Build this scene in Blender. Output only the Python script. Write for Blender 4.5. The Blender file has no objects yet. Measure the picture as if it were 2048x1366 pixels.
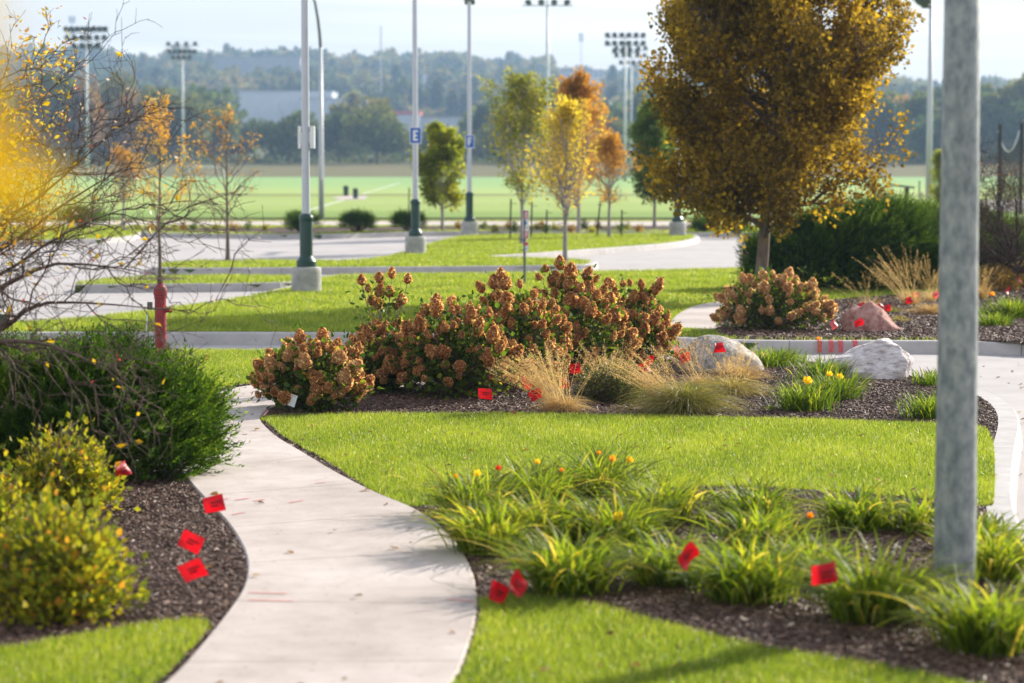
import bpy, bmesh, math, random
import numpy as np
from mathutils import Vector, noise as mnoise

# ------------------------------------------------------------------ basics
scene = bpy.context.scene
COL = scene.collection
F = 2048 * 85 / 36.0
CX, CY, HY, H = 1024.0, 683.0, 330.0, 2.3
TH = math.atan((CY - HY) / F)
cT, sT = math.cos(TH), math.sin(TH)

def ray(px, py):
    x = (px - CX) / F; v = (CY - py) / F
    dy = cT + v * sT; dz = -sT + v * cT
    return x / dy, dz / dy

def G(px, py, z=0.0):
    rx, rz = ray(px, py)
    y = (z - H) / rz
    return np.array((rx * y, y, z))

def P(px, py, y):
    rx, rz = ray(px, py)
    return np.array((rx * y, y, H + rz * y))

def XY(pts, z=0.0):
    return np.array([G(a, b, z)[:2] for a, b in pts])

def depth(py, z=0.0):
    return G(1024, py, z)[1]

def nrm(v):
    return v / np.maximum(np.linalg.norm(v, axis=-1, keepdims=True), 1e-9)

def smooth_poly(p, closed=True, sub=6):
    p = np.asarray(p, float); n = len(p); out = []
    rng_ = range(n) if closed else range(n - 1)
    for i in rng_:
        if closed:
            a, b, c, d = p[(i - 1) % n], p[i], p[(i + 1) % n], p[(i + 2) % n]
        else:
            b, c = p[i], p[i + 1]
            a = p[i - 1] if i > 0 else 2 * b - c
            d = p[i + 2] if i + 2 < n else 2 * c - b
        for k in range(sub):
            t = k / sub
            out.append(0.5 * ((2 * b) + (c - a) * t + (2 * a - 5 * b + 4 * c - d) * t * t + (3 * b - a - 3 * c + d) * t ** 3))
    if not closed:
        out.append(p[-1])
    return np.array(out)

def pip(poly, pts):
    x, y = pts[:, 0], pts[:, 1]
    ins = np.zeros(len(pts), bool); n = len(poly)
    for i in range(n):
        x1, y1 = poly[i]; x2, y2 = poly[(i + 1) % n]
        if y1 == y2: continue
        c = ((y1 > y) != (y2 > y)) & (x < (x2 - x1) * (y - y1) / (y2 - y1) + x1)
        ins ^= c
    return ins

# ------------------------------------------------------------------ mesh builder
class Geo:
    def __init__(s): s.V = []; s.F = {}; s.R = []; s.n = 0
    def add(s, V, Fs, rnd=0.5, m=0):
        V = np.asarray(V, float).reshape(-1, 3)
        if not isinstance(Fs, (list, tuple)) or (len(Fs) and np.isscalar(Fs[0])): Fs = [Fs]
        for f in Fs:
            f = np.asarray(f, np.int64)
            if f.ndim == 1: f = f[None]
            s.F.setdefault((f.shape[1], m), []).append(f + s.n)
        r = np.asarray(rnd, float)
        s.R.append(np.broadcast_to(r, (len(V),)) if r.ndim == 0 else r)
        s.V.append(V); s.n += len(V)
    def scatter(s, tV, tFs, pos, rot, scale, rnd, m=0):
        n = len(pos); k = len(tV)
        if n == 0: return
        sc = np.asarray(scale, float)
        if sc.ndim == 0: sc = np.full(n, float(sc))
        T = tV[None] * (sc[:, None, None] if sc.ndim == 1 else sc[:, None, :])
        V = np.einsum('nij,nkj->nki', rot, T) + pos[:, None, :]
        off = (np.arange(n) * k)[:, None, None]
        Fs = [(np.asarray(f)[None] + off).reshape(-1, np.asarray(f).shape[1]) for f in tFs]
        rnd = np.asarray(rnd, float)
        if rnd.ndim == 0: rnd = np.full(n, float(rnd))
        s.add(V.reshape(-1, 3), Fs, np.repeat(rnd, k), m)
    def tubes(s, Pn, Rn, sides=5, rnd=0.5, m=0):
        n, M, _ = Pn.shape
        T = nrm(np.gradient(Pn, axis=1))
        ref = np.where(np.abs(T[..., 2:3]) > 0.8, np.array([1., 0, 0]), np.array([0, 0, 1.]))
        A = nrm(np.cross(T, ref)); B = np.cross(T, A)
        an = np.linspace(0, 2 * np.pi, sides, endpoint=False)
        V = Pn[:, :, None] + Rn[:, :, None, None] * (A[:, :, None] * np.cos(an)[:, None] + B[:, :, None] * np.sin(an)[:, None])
        i = np.arange(M - 1)[:, None] * sides; j = np.arange(sides); j2 = (j + 1) % sides
        q = np.stack([i + j, i + j2, i + sides + j2, i + sides + j], -1).reshape(-1, 4)
        q = (q[None] + (np.arange(n) * M * sides)[:, None, None]).reshape(-1, 4)
        r = np.asarray(rnd, float)
        if r.ndim == 1: r = np.repeat(r, M * sides)
        s.add(V.reshape(-1, 3), [q], r, m)
    def ribbons(s, Pn, Wn, side, rnd, m=0, fold=0.0):
        n, M, _ = Pn.shape
        if side.ndim == 2: side = side[:, None, :]
        a = Pn - side * Wn[..., None] / 2; b = Pn + side * Wn[..., None] / 2
        V = np.stack([a, b], 2)
        i = np.arange(M - 1) * 2
        q = np.stack([i, i + 1, i + 3, i + 2], -1)
        q = (q[None] + (np.arange(n) * M * 2)[:, None, None]).reshape(-1, 4)
        r = np.asarray(rnd, float)
        if r.ndim == 1: r = np.repeat(r, M * 2)
        elif r.ndim == 2: r = np.repeat(r.reshape(-1), 2)
        s.add(V.reshape(-1, 3), [q], r, m)
    def lathe(s, prof, c=(0, 0, 0), seg=20, m=0, rnd=0.5, cap=True):
        prof = np.asarray(prof, float); k = len(prof)
        an = np.linspace(0, 2 * np.pi, seg, endpoint=False)
        V = np.stack([prof[:, 0:1] * np.cos(an), prof[:, 0:1] * np.sin(an), np.repeat(prof[:, 1:2], seg, 1)], -1).reshape(-1, 3) + np.array(c)
        i = np.arange(k - 1)[:, None] * seg; j = np.arange(seg); j2 = (j + 1) % seg
        q = np.stack([i + j, i + j2, i + seg + j2, i + seg + j], -1).reshape(-1, 4)
        fs = [q]
        if cap: fs += [np.arange(seg)[::-1][None], (np.arange(seg) + (k - 1) * seg)[None]]
        s.add(V, fs, rnd, m)
    def box(s, lo, hi, m=0, rnd=0.5, rz=0.0, c=(0, 0, 0)):
        x0, y0, z0 = lo; x1, y1, z1 = hi
        V = np.array([(x0, y0, z0), (x1, y0, z0), (x1, y1, z0), (x0, y1, z0), (x0, y0, z1), (x1, y0, z1), (x1, y1, z1), (x0, y1, z1)], float)
        if rz:
            c_, s_ = math.cos(rz), math.sin(rz)
            V[:, :2] = V[:, :2] @ np.array([[c_, s_], [-s_, c_]])
        s.add(V + np.array(c), [np.array([(0, 3, 2, 1), (4, 5, 6, 7), (0, 1, 5, 4), (1, 2, 6, 5), (2, 3, 7, 6), (3, 0, 4, 7)])], rnd, m)
    def rod(s, a, b, r, sides=6, m=0, rnd=0.5, r2=None):
        s.tubes(np.array([[a, b]], float), np.array([[r, r if r2 is None else r2]]), sides, rnd, m)
    def mesh(s, name, mats, smooth=False):
        me = bpy.data.meshes.new(name)
        V = np.concatenate(s.V); R = np.concatenate(s.R)
        me.vertices.add(len(V)); me.vertices.foreach_set('co', V.astype(np.float32).ravel())
        loops = []; starts = []; mi = []; st = 0
        for (k, m), fl in s.F.items():
            f = np.concatenate(fl); loops.append(f.ravel())
            starts.append(st + np.arange(len(f)) * k); st += f.size
            mi.append(np.full(len(f), m))
        L = np.concatenate(loops); S = np.concatenate(starts); MI = np.concatenate(mi)
        me.loops.add(len(L)); me.loops.foreach_set('vertex_index', L.astype(np.int32))
        me.polygons.add(len(S)); me.polygons.foreach_set('loop_start', S.astype(np.int32))
        me.polygons.foreach_set('material_index', MI.astype(np.int32))
        me.polygons.foreach_set('use_smooth', np.full(len(S), bool(smooth)))
        at = me.attributes.new('rnd', 'FLOAT', 'POINT'); at.data.foreach_set('value', R.astype(np.float32))
        me.update(calc_edges=True); me.validate()
        for mm in (mats if isinstance(mats, (list, tuple)) else [mats]): me.materials.append(mm)
        return me
    def build(s, name, mats, parent=None, smooth=False, loc=None, rz=0.0):
        o = bpy.data.objects.new(name, s.mesh(name, mats, smooth)); COL.objects.link(o)
        if parent: o.parent = parent
        if loc is not None: o.location = loc
        if rz: o.rotation_euler = (0, 0, rz)
        return o

def inst(name, me, parent, loc, rot=(0, 0, 0), sc=1.0):
    o = bpy.data.objects.new(name, me); COL.objects.link(o)
    if parent: o.parent = parent
    o.location = loc; o.rotation_euler = rot
    o.scale = (sc, sc, sc) if np.isscalar(sc) else sc
    return o

def tag(o, label, cat, group=None, kind=None):
    o['label'] = label; o['category'] = cat
    if group: o['group'] = group
    if kind: o['kind'] = kind
    return o

def struct(o, kind='structure', label=None):
    o['kind'] = kind
    if label: o['label'] = label
    return o

def thing(name, label, cat, loc=(0, 0, 0), group=None, rz=0.0):
    o = bpy.data.objects.new(name, None); COL.objects.link(o)
    o.empty_display_size = 0.1
    o.location = loc; o.rotation_euler = (0, 0, rz)
    return tag(o, label, cat, group)

# ------------------------------------------------------------------ materials
def nodes_of(name):
    m = bpy.data.materials.new(name); m.use_nodes = True
    nt = m.node_tree; nt.nodes.clear()
    return m, nt, nt.nodes, nt.links

def ramp(N, cols, pos=None, interp='LINEAR'):
    r = N.new('ShaderNodeValToRGB'); r.color_ramp.interpolation = interp
    el = r.color_ramp.elements
    pos = pos or [i / max(1, len(cols) - 1) for i in range(len(cols))]
    while len(el) < len(cols): el.new(0.5)
    for e, c, p in zip(el, cols, pos): e.position = p; e.color = (*c, 1)
    return r

def leafmat(name, cols, trans=0.45, rough=0.5, spec=0.35, objvar=None, pos=None, tcol=(1.15, 1.1, 0.7)):
    m, nt, N, L = nodes_of(name)
    at = N.new('ShaderNodeAttribute'); at.attribute_name = 'rnd'
    r = ramp(N, cols, pos); L.new(at.outputs['Fac'], r.inputs[0]); c = r.outputs[0]
    if objvar:
        oi = N.new('ShaderNodeObjectInfo'); r2 = ramp(N, objvar); L.new(oi.outputs['Random'], r2.inputs[0])
        mx = N.new('ShaderNodeMix'); mx.data_type = 'RGBA'; mx.blend_type = 'MULTIPLY'; mx.inputs[0].default_value = 1
        L.new(c, mx.inputs[6]); L.new(r2.outputs[0], mx.inputs[7]); c = mx.outputs[2]
    p = N.new('ShaderNodeBsdfPrincipled'); p.inputs['Roughness'].default_value = rough
    p.inputs['Specular IOR Level'].default_value = spec
    L.new(c, p.inputs['Base Color'])
    out = N.new('ShaderNodeOutputMaterial')
    if trans > 0:
        mx2 = N.new('ShaderNodeMix'); mx2.data_type = 'RGBA'; mx2.blend_type = 'MULTIPLY'; mx2.inputs[0].default_value = 1
        L.new(c, mx2.inputs[6]); mx2.inputs[7].default_value = (*[v * 1.5 for v in tcol], 1)
        t = N.new('ShaderNodeBsdfTranslucent'); L.new(mx2.outputs[2], t.inputs['Color'])
        ms = N.new('ShaderNodeMixShader'); ms.inputs[0].default_value = trans
        L.new(p.outputs[0], ms.inputs[1]); L.new(t.outputs[0], ms.inputs[2]); L.new(ms.outputs[0], out.inputs[0])
    else:
        L.new(p.outputs[0], out.inputs[0])
    return m

def surfmat(name, cols, scale=5.0, rough=0.8, spec=0.3, bump=0.0, bscale=None, detail=6, metal=0.0, pos=None,
            cols2=None, scale2=0.3, fac2=0.5, stretch=None, speck=None):
    m, nt, N, L = nodes_of(name)
    g = N.new('ShaderNodeTexCoord'); src = g.outputs['Object']
    if stretch:
        mp = N.new('ShaderNodeMapping'); mp.inputs['Scale'].default_value = stretch
        L.new(src, mp.inputs[0]); src = mp.outputs[0]
    n1 = N.new('ShaderNodeTexNoise'); n1.inputs['Scale'].default_value = scale; n1.inputs['Detail'].default_value = detail
    n1.inputs['Roughness'].default_value = 0.6
    L.new(src, n1.inputs['Vector'])
    r = ramp(N, cols, pos or [0.3 + 0.4 * i / max(1, len(cols) - 1) for i in range(len(cols))]); L.new(n1.outputs['Fac'], r.inputs[0]); c = r.outputs[0]
    if cols2:
        n2 = N.new('ShaderNodeTexNoise'); n2.inputs['Scale'].default_value = scale2; n2.inputs['Detail'].default_value = 4
        L.new(src, n2.inputs['Vector'])
        r2 = ramp(N, cols2, [0.35 + 0.3 * i / max(1, len(cols2) - 1) for i in range(len(cols2))]); L.new(n2.outputs['Fac'], r2.inputs[0])
        mx = N.new('ShaderNodeMix'); mx.data_type = 'RGBA'; mx.blend_type = 'MULTIPLY'; mx.inputs[0].default_value = fac2
        L.new(c, mx.inputs[6]); L.new(r2.outputs[0], mx.inputs[7]); c = mx.outputs[2]
    if speck:
        n3 = N.new('ShaderNodeTexNoise'); n3.inputs['Scale'].default_value = speck[0]; n3.inputs['Detail'].default_value = 2
        L.new(src, n3.inputs['Vector'])
        r3 = ramp(N, [(1, 1, 1), speck[1]], [speck[2], speck[2] + 0.06]); L.new(n3.outputs['Fac'], r3.inputs[0])
        mx = N.new('ShaderNodeMix'); mx.data_type = 'RGBA'; mx.blend_type = 'MULTIPLY'; mx.inputs[0].default_value = 1
        L.new(c, mx.inputs[6]); L.new(r3.outputs[0], mx.inputs[7]); c = mx.outputs[2]
    p = N.new('ShaderNodeBsdfPrincipled'); p.inputs['Roughness'].default_value = rough
    p.inputs['Specular IOR Level'].default_value = spec; p.inputs['Metallic'].default_value = metal
    L.new(c, p.inputs['Base Color'])
    if bump:
        nb = N.new('ShaderNodeTexNoise'); nb.inputs['Scale'].default_value = bscale or scale * 4; nb.inputs['Detail'].default_value = 5
        L.new(src, nb.inputs['Vector'])
        b = N.new('ShaderNodeBump'); b.inputs['Strength'].default_value = bump; b.inputs['Distance'].default_value = 0.02
        L.new(nb.outputs['Fac'], b.inputs['Height']); L.new(b.outputs[0], p.inputs['Normal'])
    out = N.new('ShaderNodeOutputMaterial'); L.new(p.outputs[0], out.inputs[0])
    return m

M = {}
M['grass'] = leafmat('grass_blade', [(.085, .14, .012), (.17, .245, .018), (.27, .33, .028), (.38, .40, .06), (.52, .48, .22)], .5, .4, .5, pos=[0, .3, .7, .93, 1])
M['grass_soil'] = surfmat('lawn_base', [(.035, .07, .012), (.08, .13, .025)], 9, .95, .1, .5, 40, cols2=[(.7, .75, .6), (1, 1, 1)], scale2=.6)
M['mulch'] = surfmat('mulch_soil', [(.022, .012, .008), (.075, .043, .030), (.14, .088, .064)], 38, .9, .25, 1.0, 70, cols2=[(.6, .6, .6), (1, 1, 1)], scale2=1.3)
M['chip'] = leafmat('bark_chip', [(.034, .017, .010), (.08, .043, .028), (.145, .083, .055), (.24, .155, .11), (.48, .38, .30)], 0, .6, .3, pos=[0, .35, .7, .93, 1])
M['concrete'] = surfmat('path_concrete', [(.47, .41, .37), (.57, .51, .47)], 5.0, .85, .2, .3, 120, cols2=[(.78, .76, .74), (1, 1, 1)], scale2=.7, fac2=1.0, speck=(26, (.70, .65, .60), .66))
M['road'] = surfmat('road_concrete', [(.36, .335, .325), (.44, .415, .40)], 1.5, .8, .3, .15, 90, cols2=[(.84, .83, .83), (1, 1, 1)], scale2=.35)
M['kerb'] = surfmat('kerb_concrete', [(.38, .36, .345), (.48, .455, .44)], 4, .8, .25, .15, 90, cols2=[(.82, .82, .82), (1, 1, 1)], scale2=1.0)
M['oldconcrete'] = surfmat('footing_concrete', [(.33, .33, .30), (.52, .51, .48)], 6, .85, .2, .3, 40, cols2=[(.62, .62, .60), (1, 1, 1)], scale2=2.5, stretch=(1, 1, 2.2))
M['joint'] = surfmat('joint_filler', [(.05, .045, .04), (.09, .08, .07)], 20)
M['juniper'] = leafmat('juniper_needles', [(.012, .032, .005), (.028, .066, .006), (.07, .135, .009), (.16, .235, .018)], .45, .7, .06)
M['juniper_far'] = leafmat('juniper_needles_old', [(.012, .032, .005), (.030, .07, .007), (.08, .145, .012), (.17, .24, .025)], .45, .7, .06)
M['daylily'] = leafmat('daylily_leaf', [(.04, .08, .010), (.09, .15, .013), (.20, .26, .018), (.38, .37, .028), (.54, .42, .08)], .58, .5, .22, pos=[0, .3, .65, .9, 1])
M['yellow_petal'] = leafmat('yellow_petal', [(.75, .42, .01), (.85, .58, .03)], .4, .5, .3)
M['orange_petal'] = leafmat('orange_petal', [(.75, .22, .01), (.85, .36, .02)], .4, .5, .3)
M['red_petal'] = leafmat('red_petal', [(.55, .03, .01), (.65, .08, .02)], .4, .5, .3)
M['hyd_bloom'] = leafmat('dried_bloom', [(.27, .13, .062), (.47, .25, .122), (.62, .38, .19), (.78, .60, .34)], .6, .7, .06)
M['hyd_bloom2'] = leafmat('dried_bloom_tan', [(.34, .19, .10), (.52, .33, .18), (.66, .46, .27), (.78, .62, .40)], .58, .7, .06)
M['hyd_leaf'] = leafmat('hydrangea_leaf', [(.022, .055, .008), (.055, .105, .012), (.13, .18, .018), (.30, .29, .03), (.42, .24, .04)], .5, .5, .18, pos=[0, .4, .75, .93, 1])
M['stem'] = surfmat('woody_stem', [(.10, .065, .045), (.22, .16, .12)], 30, .8, .2)
M['bark'] = surfmat('grey_bark', [(.10, .072, .052), (.24, .185, .145)], 14, .9, .2, .8, 40, stretch=(1, 1, .25))
M['bark_dark'] = surfmat('dark_bark', [(.05, .034, .027), (.15, .105, .08)], 18, .85, .25, .5, 40)
M['bark_pale'] = surfmat('pale_bark', [(.20, .18, .17), (.36, .33, .30)], 14, .9, .2, .5, 40)
M['strawgrass'] = leafmat('straw_blade', [(.30, .19, .085), (.44, .30, .14), (.56, .42, .22), (.64, .52, .32)], .4, .6, .15)
M['greengrass'] = leafmat('dropseed_blade', [(.07, .10, .015), (.13, .15, .025), (.24, .22, .05), (.42, .31, .10)], .45, .4, .35)
M['seed'] = leafmat('seed_head', [(.40, .25, .11), (.52, .36, .18), (.64, .50, .29)], .4, .6, .2)
M['box_leaf'] = leafmat('small_shrub_leaf', [(.02, .04, .010), (.05, .075, .014), (.10, .115, .022), (.22, .17, .05)], .4, .35, .5)
M['spirea'] = leafmat('gold_shrub_leaf', [(.06, .10, .010), (.14, .175, .014), (.28, .285, .018), (.50, .40, .022), (.50, .24, .03)], .42, .5, .2, pos=[0, .3, .6, .92, 1])
M['spirea_red'] = leafmat('russet_shrub_leaf', [(.08, .07, .015), (.20, .13, .03), (.34, .19, .04), (.30, .25, .04)], .45, .45, .4)
M['maple'] = leafmat('maple_leaf', [(.08, .059, .012), (.165, .115, .018), (.29, .196, .022), (.47, .32, .025), (.62, .45, .03)], .56, .55, .1, pos=[0, .3, .62, .9, 1])
M['leaf_green'] = leafmat('green_crown_leaf', [(.075, .115, .014), (.16, .20, .022), (.28, .30, .03), (.46, .39, .035)], .58, .5, .15)
M['leaf_olive'] = leafmat('olive_crown_leaf', [(.10, .125, .025), (.18, .205, .035), (.28, .28, .05), (.40, .34, .07)], .55, .5, .15)
M['leaf_gold'] = leafmat('gold_crown_leaf', [(.22, .19, .035), (.38, .31, .04), (.56, .43, .045), (.34, .34, .07)], .55, .5, .15)
M['leaf_orange'] = leafmat('orange_crown_leaf', [(.20, .10, .025), (.34, .175, .035), (.48, .27, .05), (.40, .30, .06)], .55, .5, .15)
M['leaf_green2'] = leafmat('deep_green_crown_leaf', [(.04, .085, .022), (.08, .14, .03), (.14, .20, .04), (.24, .25, .05)], .55, .5, .15)
M['leaf_yellow'] = leafmat('bright_yellow_leaf', [(.30, .17, .010), (.44, .29, .006), (.54, .38, .006), (.56, .42, .02)], .42, .5, .15)
M['leaf_pinkwhite'] = leafmat('pale_fruit', [(.35, .10, .08), (.60, .45, .40), (.75, .70, .66)], .3, .4, .4)
OBJV = [(.6, .8, .65), (1.0, 1.05, .75), (1.3, 1.3, 1.0), (2.3, 1.5, .65), (.8, 1.0, .9), (1.8, 1.5, .85), (.7, .85, .7)]
M['far_leaf'] = leafmat('distant_leaf', [(.03, .052, .016), (.06, .088, .026), (.11, .13, .036)], .35, .6, .2, objvar=OBJV)
M['far_mix'] = leafmat('distant_wood_leaf', [(.025, .045, .018), (.055, .082, .028), (.105, .128, .04), (.24, .155, .045), (.15, .155, .05)], .35, .6, .2, pos=[0, .35, .7, .9, 1])
M['far_orange'] = leafmat('distant_russet_leaf', [(.13, .08, .03), (.22, .135, .042), (.31, .19, .06)], .4, .6, .2)
M['red_flag'] = leafmat('red_vinyl', [(.40, .004, .012), (.50, .008, .018), (.58, .02, .03)], .4, .45, .3, tcol=(1, .6, .6))
M['pink_flag'] = leafmat('faded_red_vinyl', [(.70, .10, .10), (.78, .20, .18)], .4, .4, .5, tcol=(1, .7, .7))
M['flag_ink'] = surfmat('flag_print', [(.16, .01, .015), (.22, .02, .02)], 20)
M['wire'] = surfmat('steel_wire', [(.10, .085, .075), (.20, .185, .175)], 30, .5, .4, metal=.5)
M['post_steel'] = surfmat('perforated_steel', [(.22, .24, .25), (.32, .34, .35)], 30, .45, .5, metal=.5)
M['galv'] = surfmat('galvanised_steel', [(.155, .18, .18), (.25, .275, .265), (.37, .39, .35)], 22, .5, .5, .10, 60, detail=4, metal=.15, pos=[.35, .5, .68], cols2=[(.72, .75, .76), (1, 1, 1)], scale2=6, fac2=.8, stretch=(1, 1, .55))
M['grey_paint'] = surfmat('grey_painted_steel', [(.44, .465, .51), (.50, .525, .57)], 3, .28, .7)
M['green_paint'] = surfmat('dark_green_paint', [(.008, .042, .034), (.012, .055, .044)], 4, .35, .5)
M['white_paint'] = surfmat('white_paint', [(.72, .73, .74), (.80, .80, .80)], 4, .5, .4)
M['blue_paint'] = surfmat('blue_sign_sheet', [(.012, .10, .42), (.016, .12, .47)], 4, .4, .5)
M['red_paint'] = surfmat('red_hydrant_paint', [(.24, .018, .025), (.36, .035, .045)], 9, .5, .4, .2, 40, cols2=[(.7, .6, .6), (1, 1, 1)], scale2=12)
M['spray_red'] = surfmat('red_marking_paint', [(.62, .22, .20), (.68, .36, .33)], 25, .8, .2)
M['spray_red2'] = surfmat('deep_red_marking_paint', [(.42, .05, .06), (.55, .14, .14)], 25, .8, .2)
M['sign_red'] = surfmat('red_sign_sheet', [(.60, .05, .06), (.66, .08, .08)], 4, .4, .5)
M['black'] = surfmat('black_metal', [(.010, .012, .014), (.02, .022, .025)], 5, .5, .4)
M['mast'] = surfmat('mast_steel', [(.40, .43, .45), (.48, .51, .53)], 1, .5, .5, metal=.2)
M['mast_dark'] = surfmat('floodlight_housing', [(.03, .045, .035), (.06, .075, .06)], 3, .5, .4)
M['card'] = surfmat('white_label_card', [(.70, .74, .74), (.78, .80, .80)], 8, .35, .5)
M['rock_grey'] = surfmat('grey_granite', [(.22, .195, .165), (.46, .42, .365), (.72, .66, .59)], 22, .9, .2, 1.0, 55, cols2=[(.6, .6, .62), (1, 1, 1)], scale2=3, speck=(70, (.55, .52, .5), .62))
M['rock_white'] = surfmat('white_quartzite', [(.30, .26, .245), (.64, .58, .56), (.82, .78, .76)], 15, .85, .25, 1.0, 45, cols2=[(.72, .66, .64), (1, 1, 1)], scale2=4, stretch=(.6, 1, 1.8))
M['rock_pink'] = surfmat('pink_quartzite', [(.26, .115, .095), (.45, .24, .20), (.58, .38, .33)], 13, .85, .25, 1.0, 40, cols2=[(.66, .55, .52), (1, 1, 1)], scale2=4)
M['wall_white'] = surfmat('pale_wall', [(.48, .51, .55), (.55, .58, .62)], .3)
M['wall_grey'] = surfmat('grey_wall', [(.40, .43, .48), (.48, .51, .56)], .3)
M['roof_red'] = surfmat('red_roof', [(.40, .06, .05), (.46, .09, .08)], .3)
M['roof_grey'] = surfmat('grey_roof', [(.20, .19, .20), (.28, .27, .28)], .3)
M['glass'] = surfmat('dark_glass', [(.02, .03, .04), (.04, .05, .06)], .5, .1, .6)
M['line_white'] = surfmat('field_line_paint', [(.66, .68, .66), (.74, .75, .74)], 3, .9, .2)
M['drygrass'] = surfmat('dry_meadow', [(.10, .095, .04), (.165, .14, .06), (.12, .13, .045)], .09, .95, .1, .4, 3, cols2=[(.75, .8, .7), (1, 1, 1)], scale2=.02, stretch=(.4, 1, 1))
M['terrain'] = surfmat('terrain_green', [(.05, .07, .025), (.10, .11, .04), (.15, .13, .06)], .05, .95, .1, .4, 2, cols2=[(.7, .8, .7), (1, 1, 1)], scale2=.01)
# ------------------------------------------------------------------ terrain
def sstep(a):
    a = np.clip(a, 0, 1); return a * a * (3 - 2 * a)
def hillprof(x):   # crest height multiplier across the valley (x at 2200 m)
    return np.interp(x, [-700, -460, -380, -280, -130, 0, 60, 160, 260, 400, 520, 700], [1.02, 1.06, 1.06, 1.03, 1.0, .97, .84, .82, .80, .72, .68, .70])
def terrain_z(x, y):
    x = np.asarray(x, float); y = np.asarray(y, float)
    z = -0.27 + 0.25 * sstep((y - 88) / 6)
    z = z + 2.9 * sstep((y - 470) / 160)
    hp = hillprof(x / np.maximum(y, 400) * 2200)
    z = z + 68 * hp * sstep((y - 640) / 1560) + 2.5 * np.sin(x / 140.0 + y / 210.0) * sstep((y - 700) / 500)
    z = z - 60 * sstep((y - 2250) / 900)
    return z

def build_terrain():
    ys = np.concatenate([np.linspace(-40, 86, 8), np.linspace(88, 96, 6), np.linspace(105, 330, 14), np.linspace(345, 640, 20), np.linspace(660, 2440, 50)])
    xs = np.linspace(-1, 1, 61)
    Yg, Xg = np.meshgrid(ys, xs, indexing='ij')
    Xg = Xg * (160 + 0.42 * np.maximum(Yg, 0))
    Z = terrain_z(Xg, Yg)
    V = np.stack([Xg, Yg, Z], -1).reshape(-1, 3)
    nx = len(xs); i = np.arange(len(ys) - 1)[:, None] * nx; j = np.arange(nx - 1)
    q = np.stack([i + j, i + j + 1, i + nx + j + 1, i + nx + j], -1).reshape(-1, 4)
    g = Geo(); g.add(V, [q])
    struct(g.build('terrain', M['terrain'], smooth=True))
build_terrain()

def sheet(name, poly, z, mat, parent=None, skirt=0.0, kind=None):
    poly = np.asarray(poly)
    bm = bmesh.new()
    vs = [bm.verts.new((x, y, z)) for x, y in poly]
    f = bm.faces.new(vs)
    if f.normal.z < 0: f.normal_flip()
    bmesh.ops.triangulate(bm, faces=[f])
    for f in bm.faces:
        if f.normal.z < 0: f.normal_flip()
    if skirt:
        lo = [bm.verts.new((x, y, z - skirt)) for x, y in poly]
        n = len(poly)
        for i in range(n):
            j = (i + 1) % n
            bm.faces.new((vs[i], vs[j], lo[j], lo[i]))
    me = bpy.data.meshes.new(name); bm.to_mesh(me); bm.free(); me.materials.append(mat)
    o = bpy.data.objects.new(name, me); COL.objects.link(o)
    if parent: o.parent = parent
    if kind: struct(o, kind)
    return o

def fieldmat():
    m, nt, N, L = nodes_of('sports_turf')
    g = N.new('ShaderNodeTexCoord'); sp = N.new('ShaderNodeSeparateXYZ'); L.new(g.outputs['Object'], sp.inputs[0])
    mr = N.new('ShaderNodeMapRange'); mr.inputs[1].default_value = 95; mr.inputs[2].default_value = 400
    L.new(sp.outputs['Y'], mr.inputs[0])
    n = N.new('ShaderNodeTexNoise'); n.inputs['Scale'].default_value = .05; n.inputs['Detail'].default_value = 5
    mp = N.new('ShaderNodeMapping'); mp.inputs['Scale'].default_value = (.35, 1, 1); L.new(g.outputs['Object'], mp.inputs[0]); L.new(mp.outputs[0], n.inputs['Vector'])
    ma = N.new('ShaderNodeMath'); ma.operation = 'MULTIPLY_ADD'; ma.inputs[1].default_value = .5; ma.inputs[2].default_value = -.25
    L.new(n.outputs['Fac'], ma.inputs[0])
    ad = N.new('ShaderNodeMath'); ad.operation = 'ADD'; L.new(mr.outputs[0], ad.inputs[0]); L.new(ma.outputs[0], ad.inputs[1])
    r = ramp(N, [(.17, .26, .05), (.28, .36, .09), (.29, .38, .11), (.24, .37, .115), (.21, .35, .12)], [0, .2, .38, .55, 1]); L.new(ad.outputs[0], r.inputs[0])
    p = N.new('ShaderNodeBsdfPrincipled'); p.inputs['Roughness'].default_value = .9; p.inputs['Specular IOR Level'].default_value = .15
    L.new(r.outputs[0], p.inputs['Base Color'])
    o = N.new('ShaderNodeOutputMaterial'); L.new(p.outputs[0], o.inputs[0])
    return m
M['field'] = fieldmat()

sheet('road', [(-70, -6), (70, -6), (75, 87.5), (-75, 87.5)], -0.15, M['road'], kind='structure')

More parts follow.
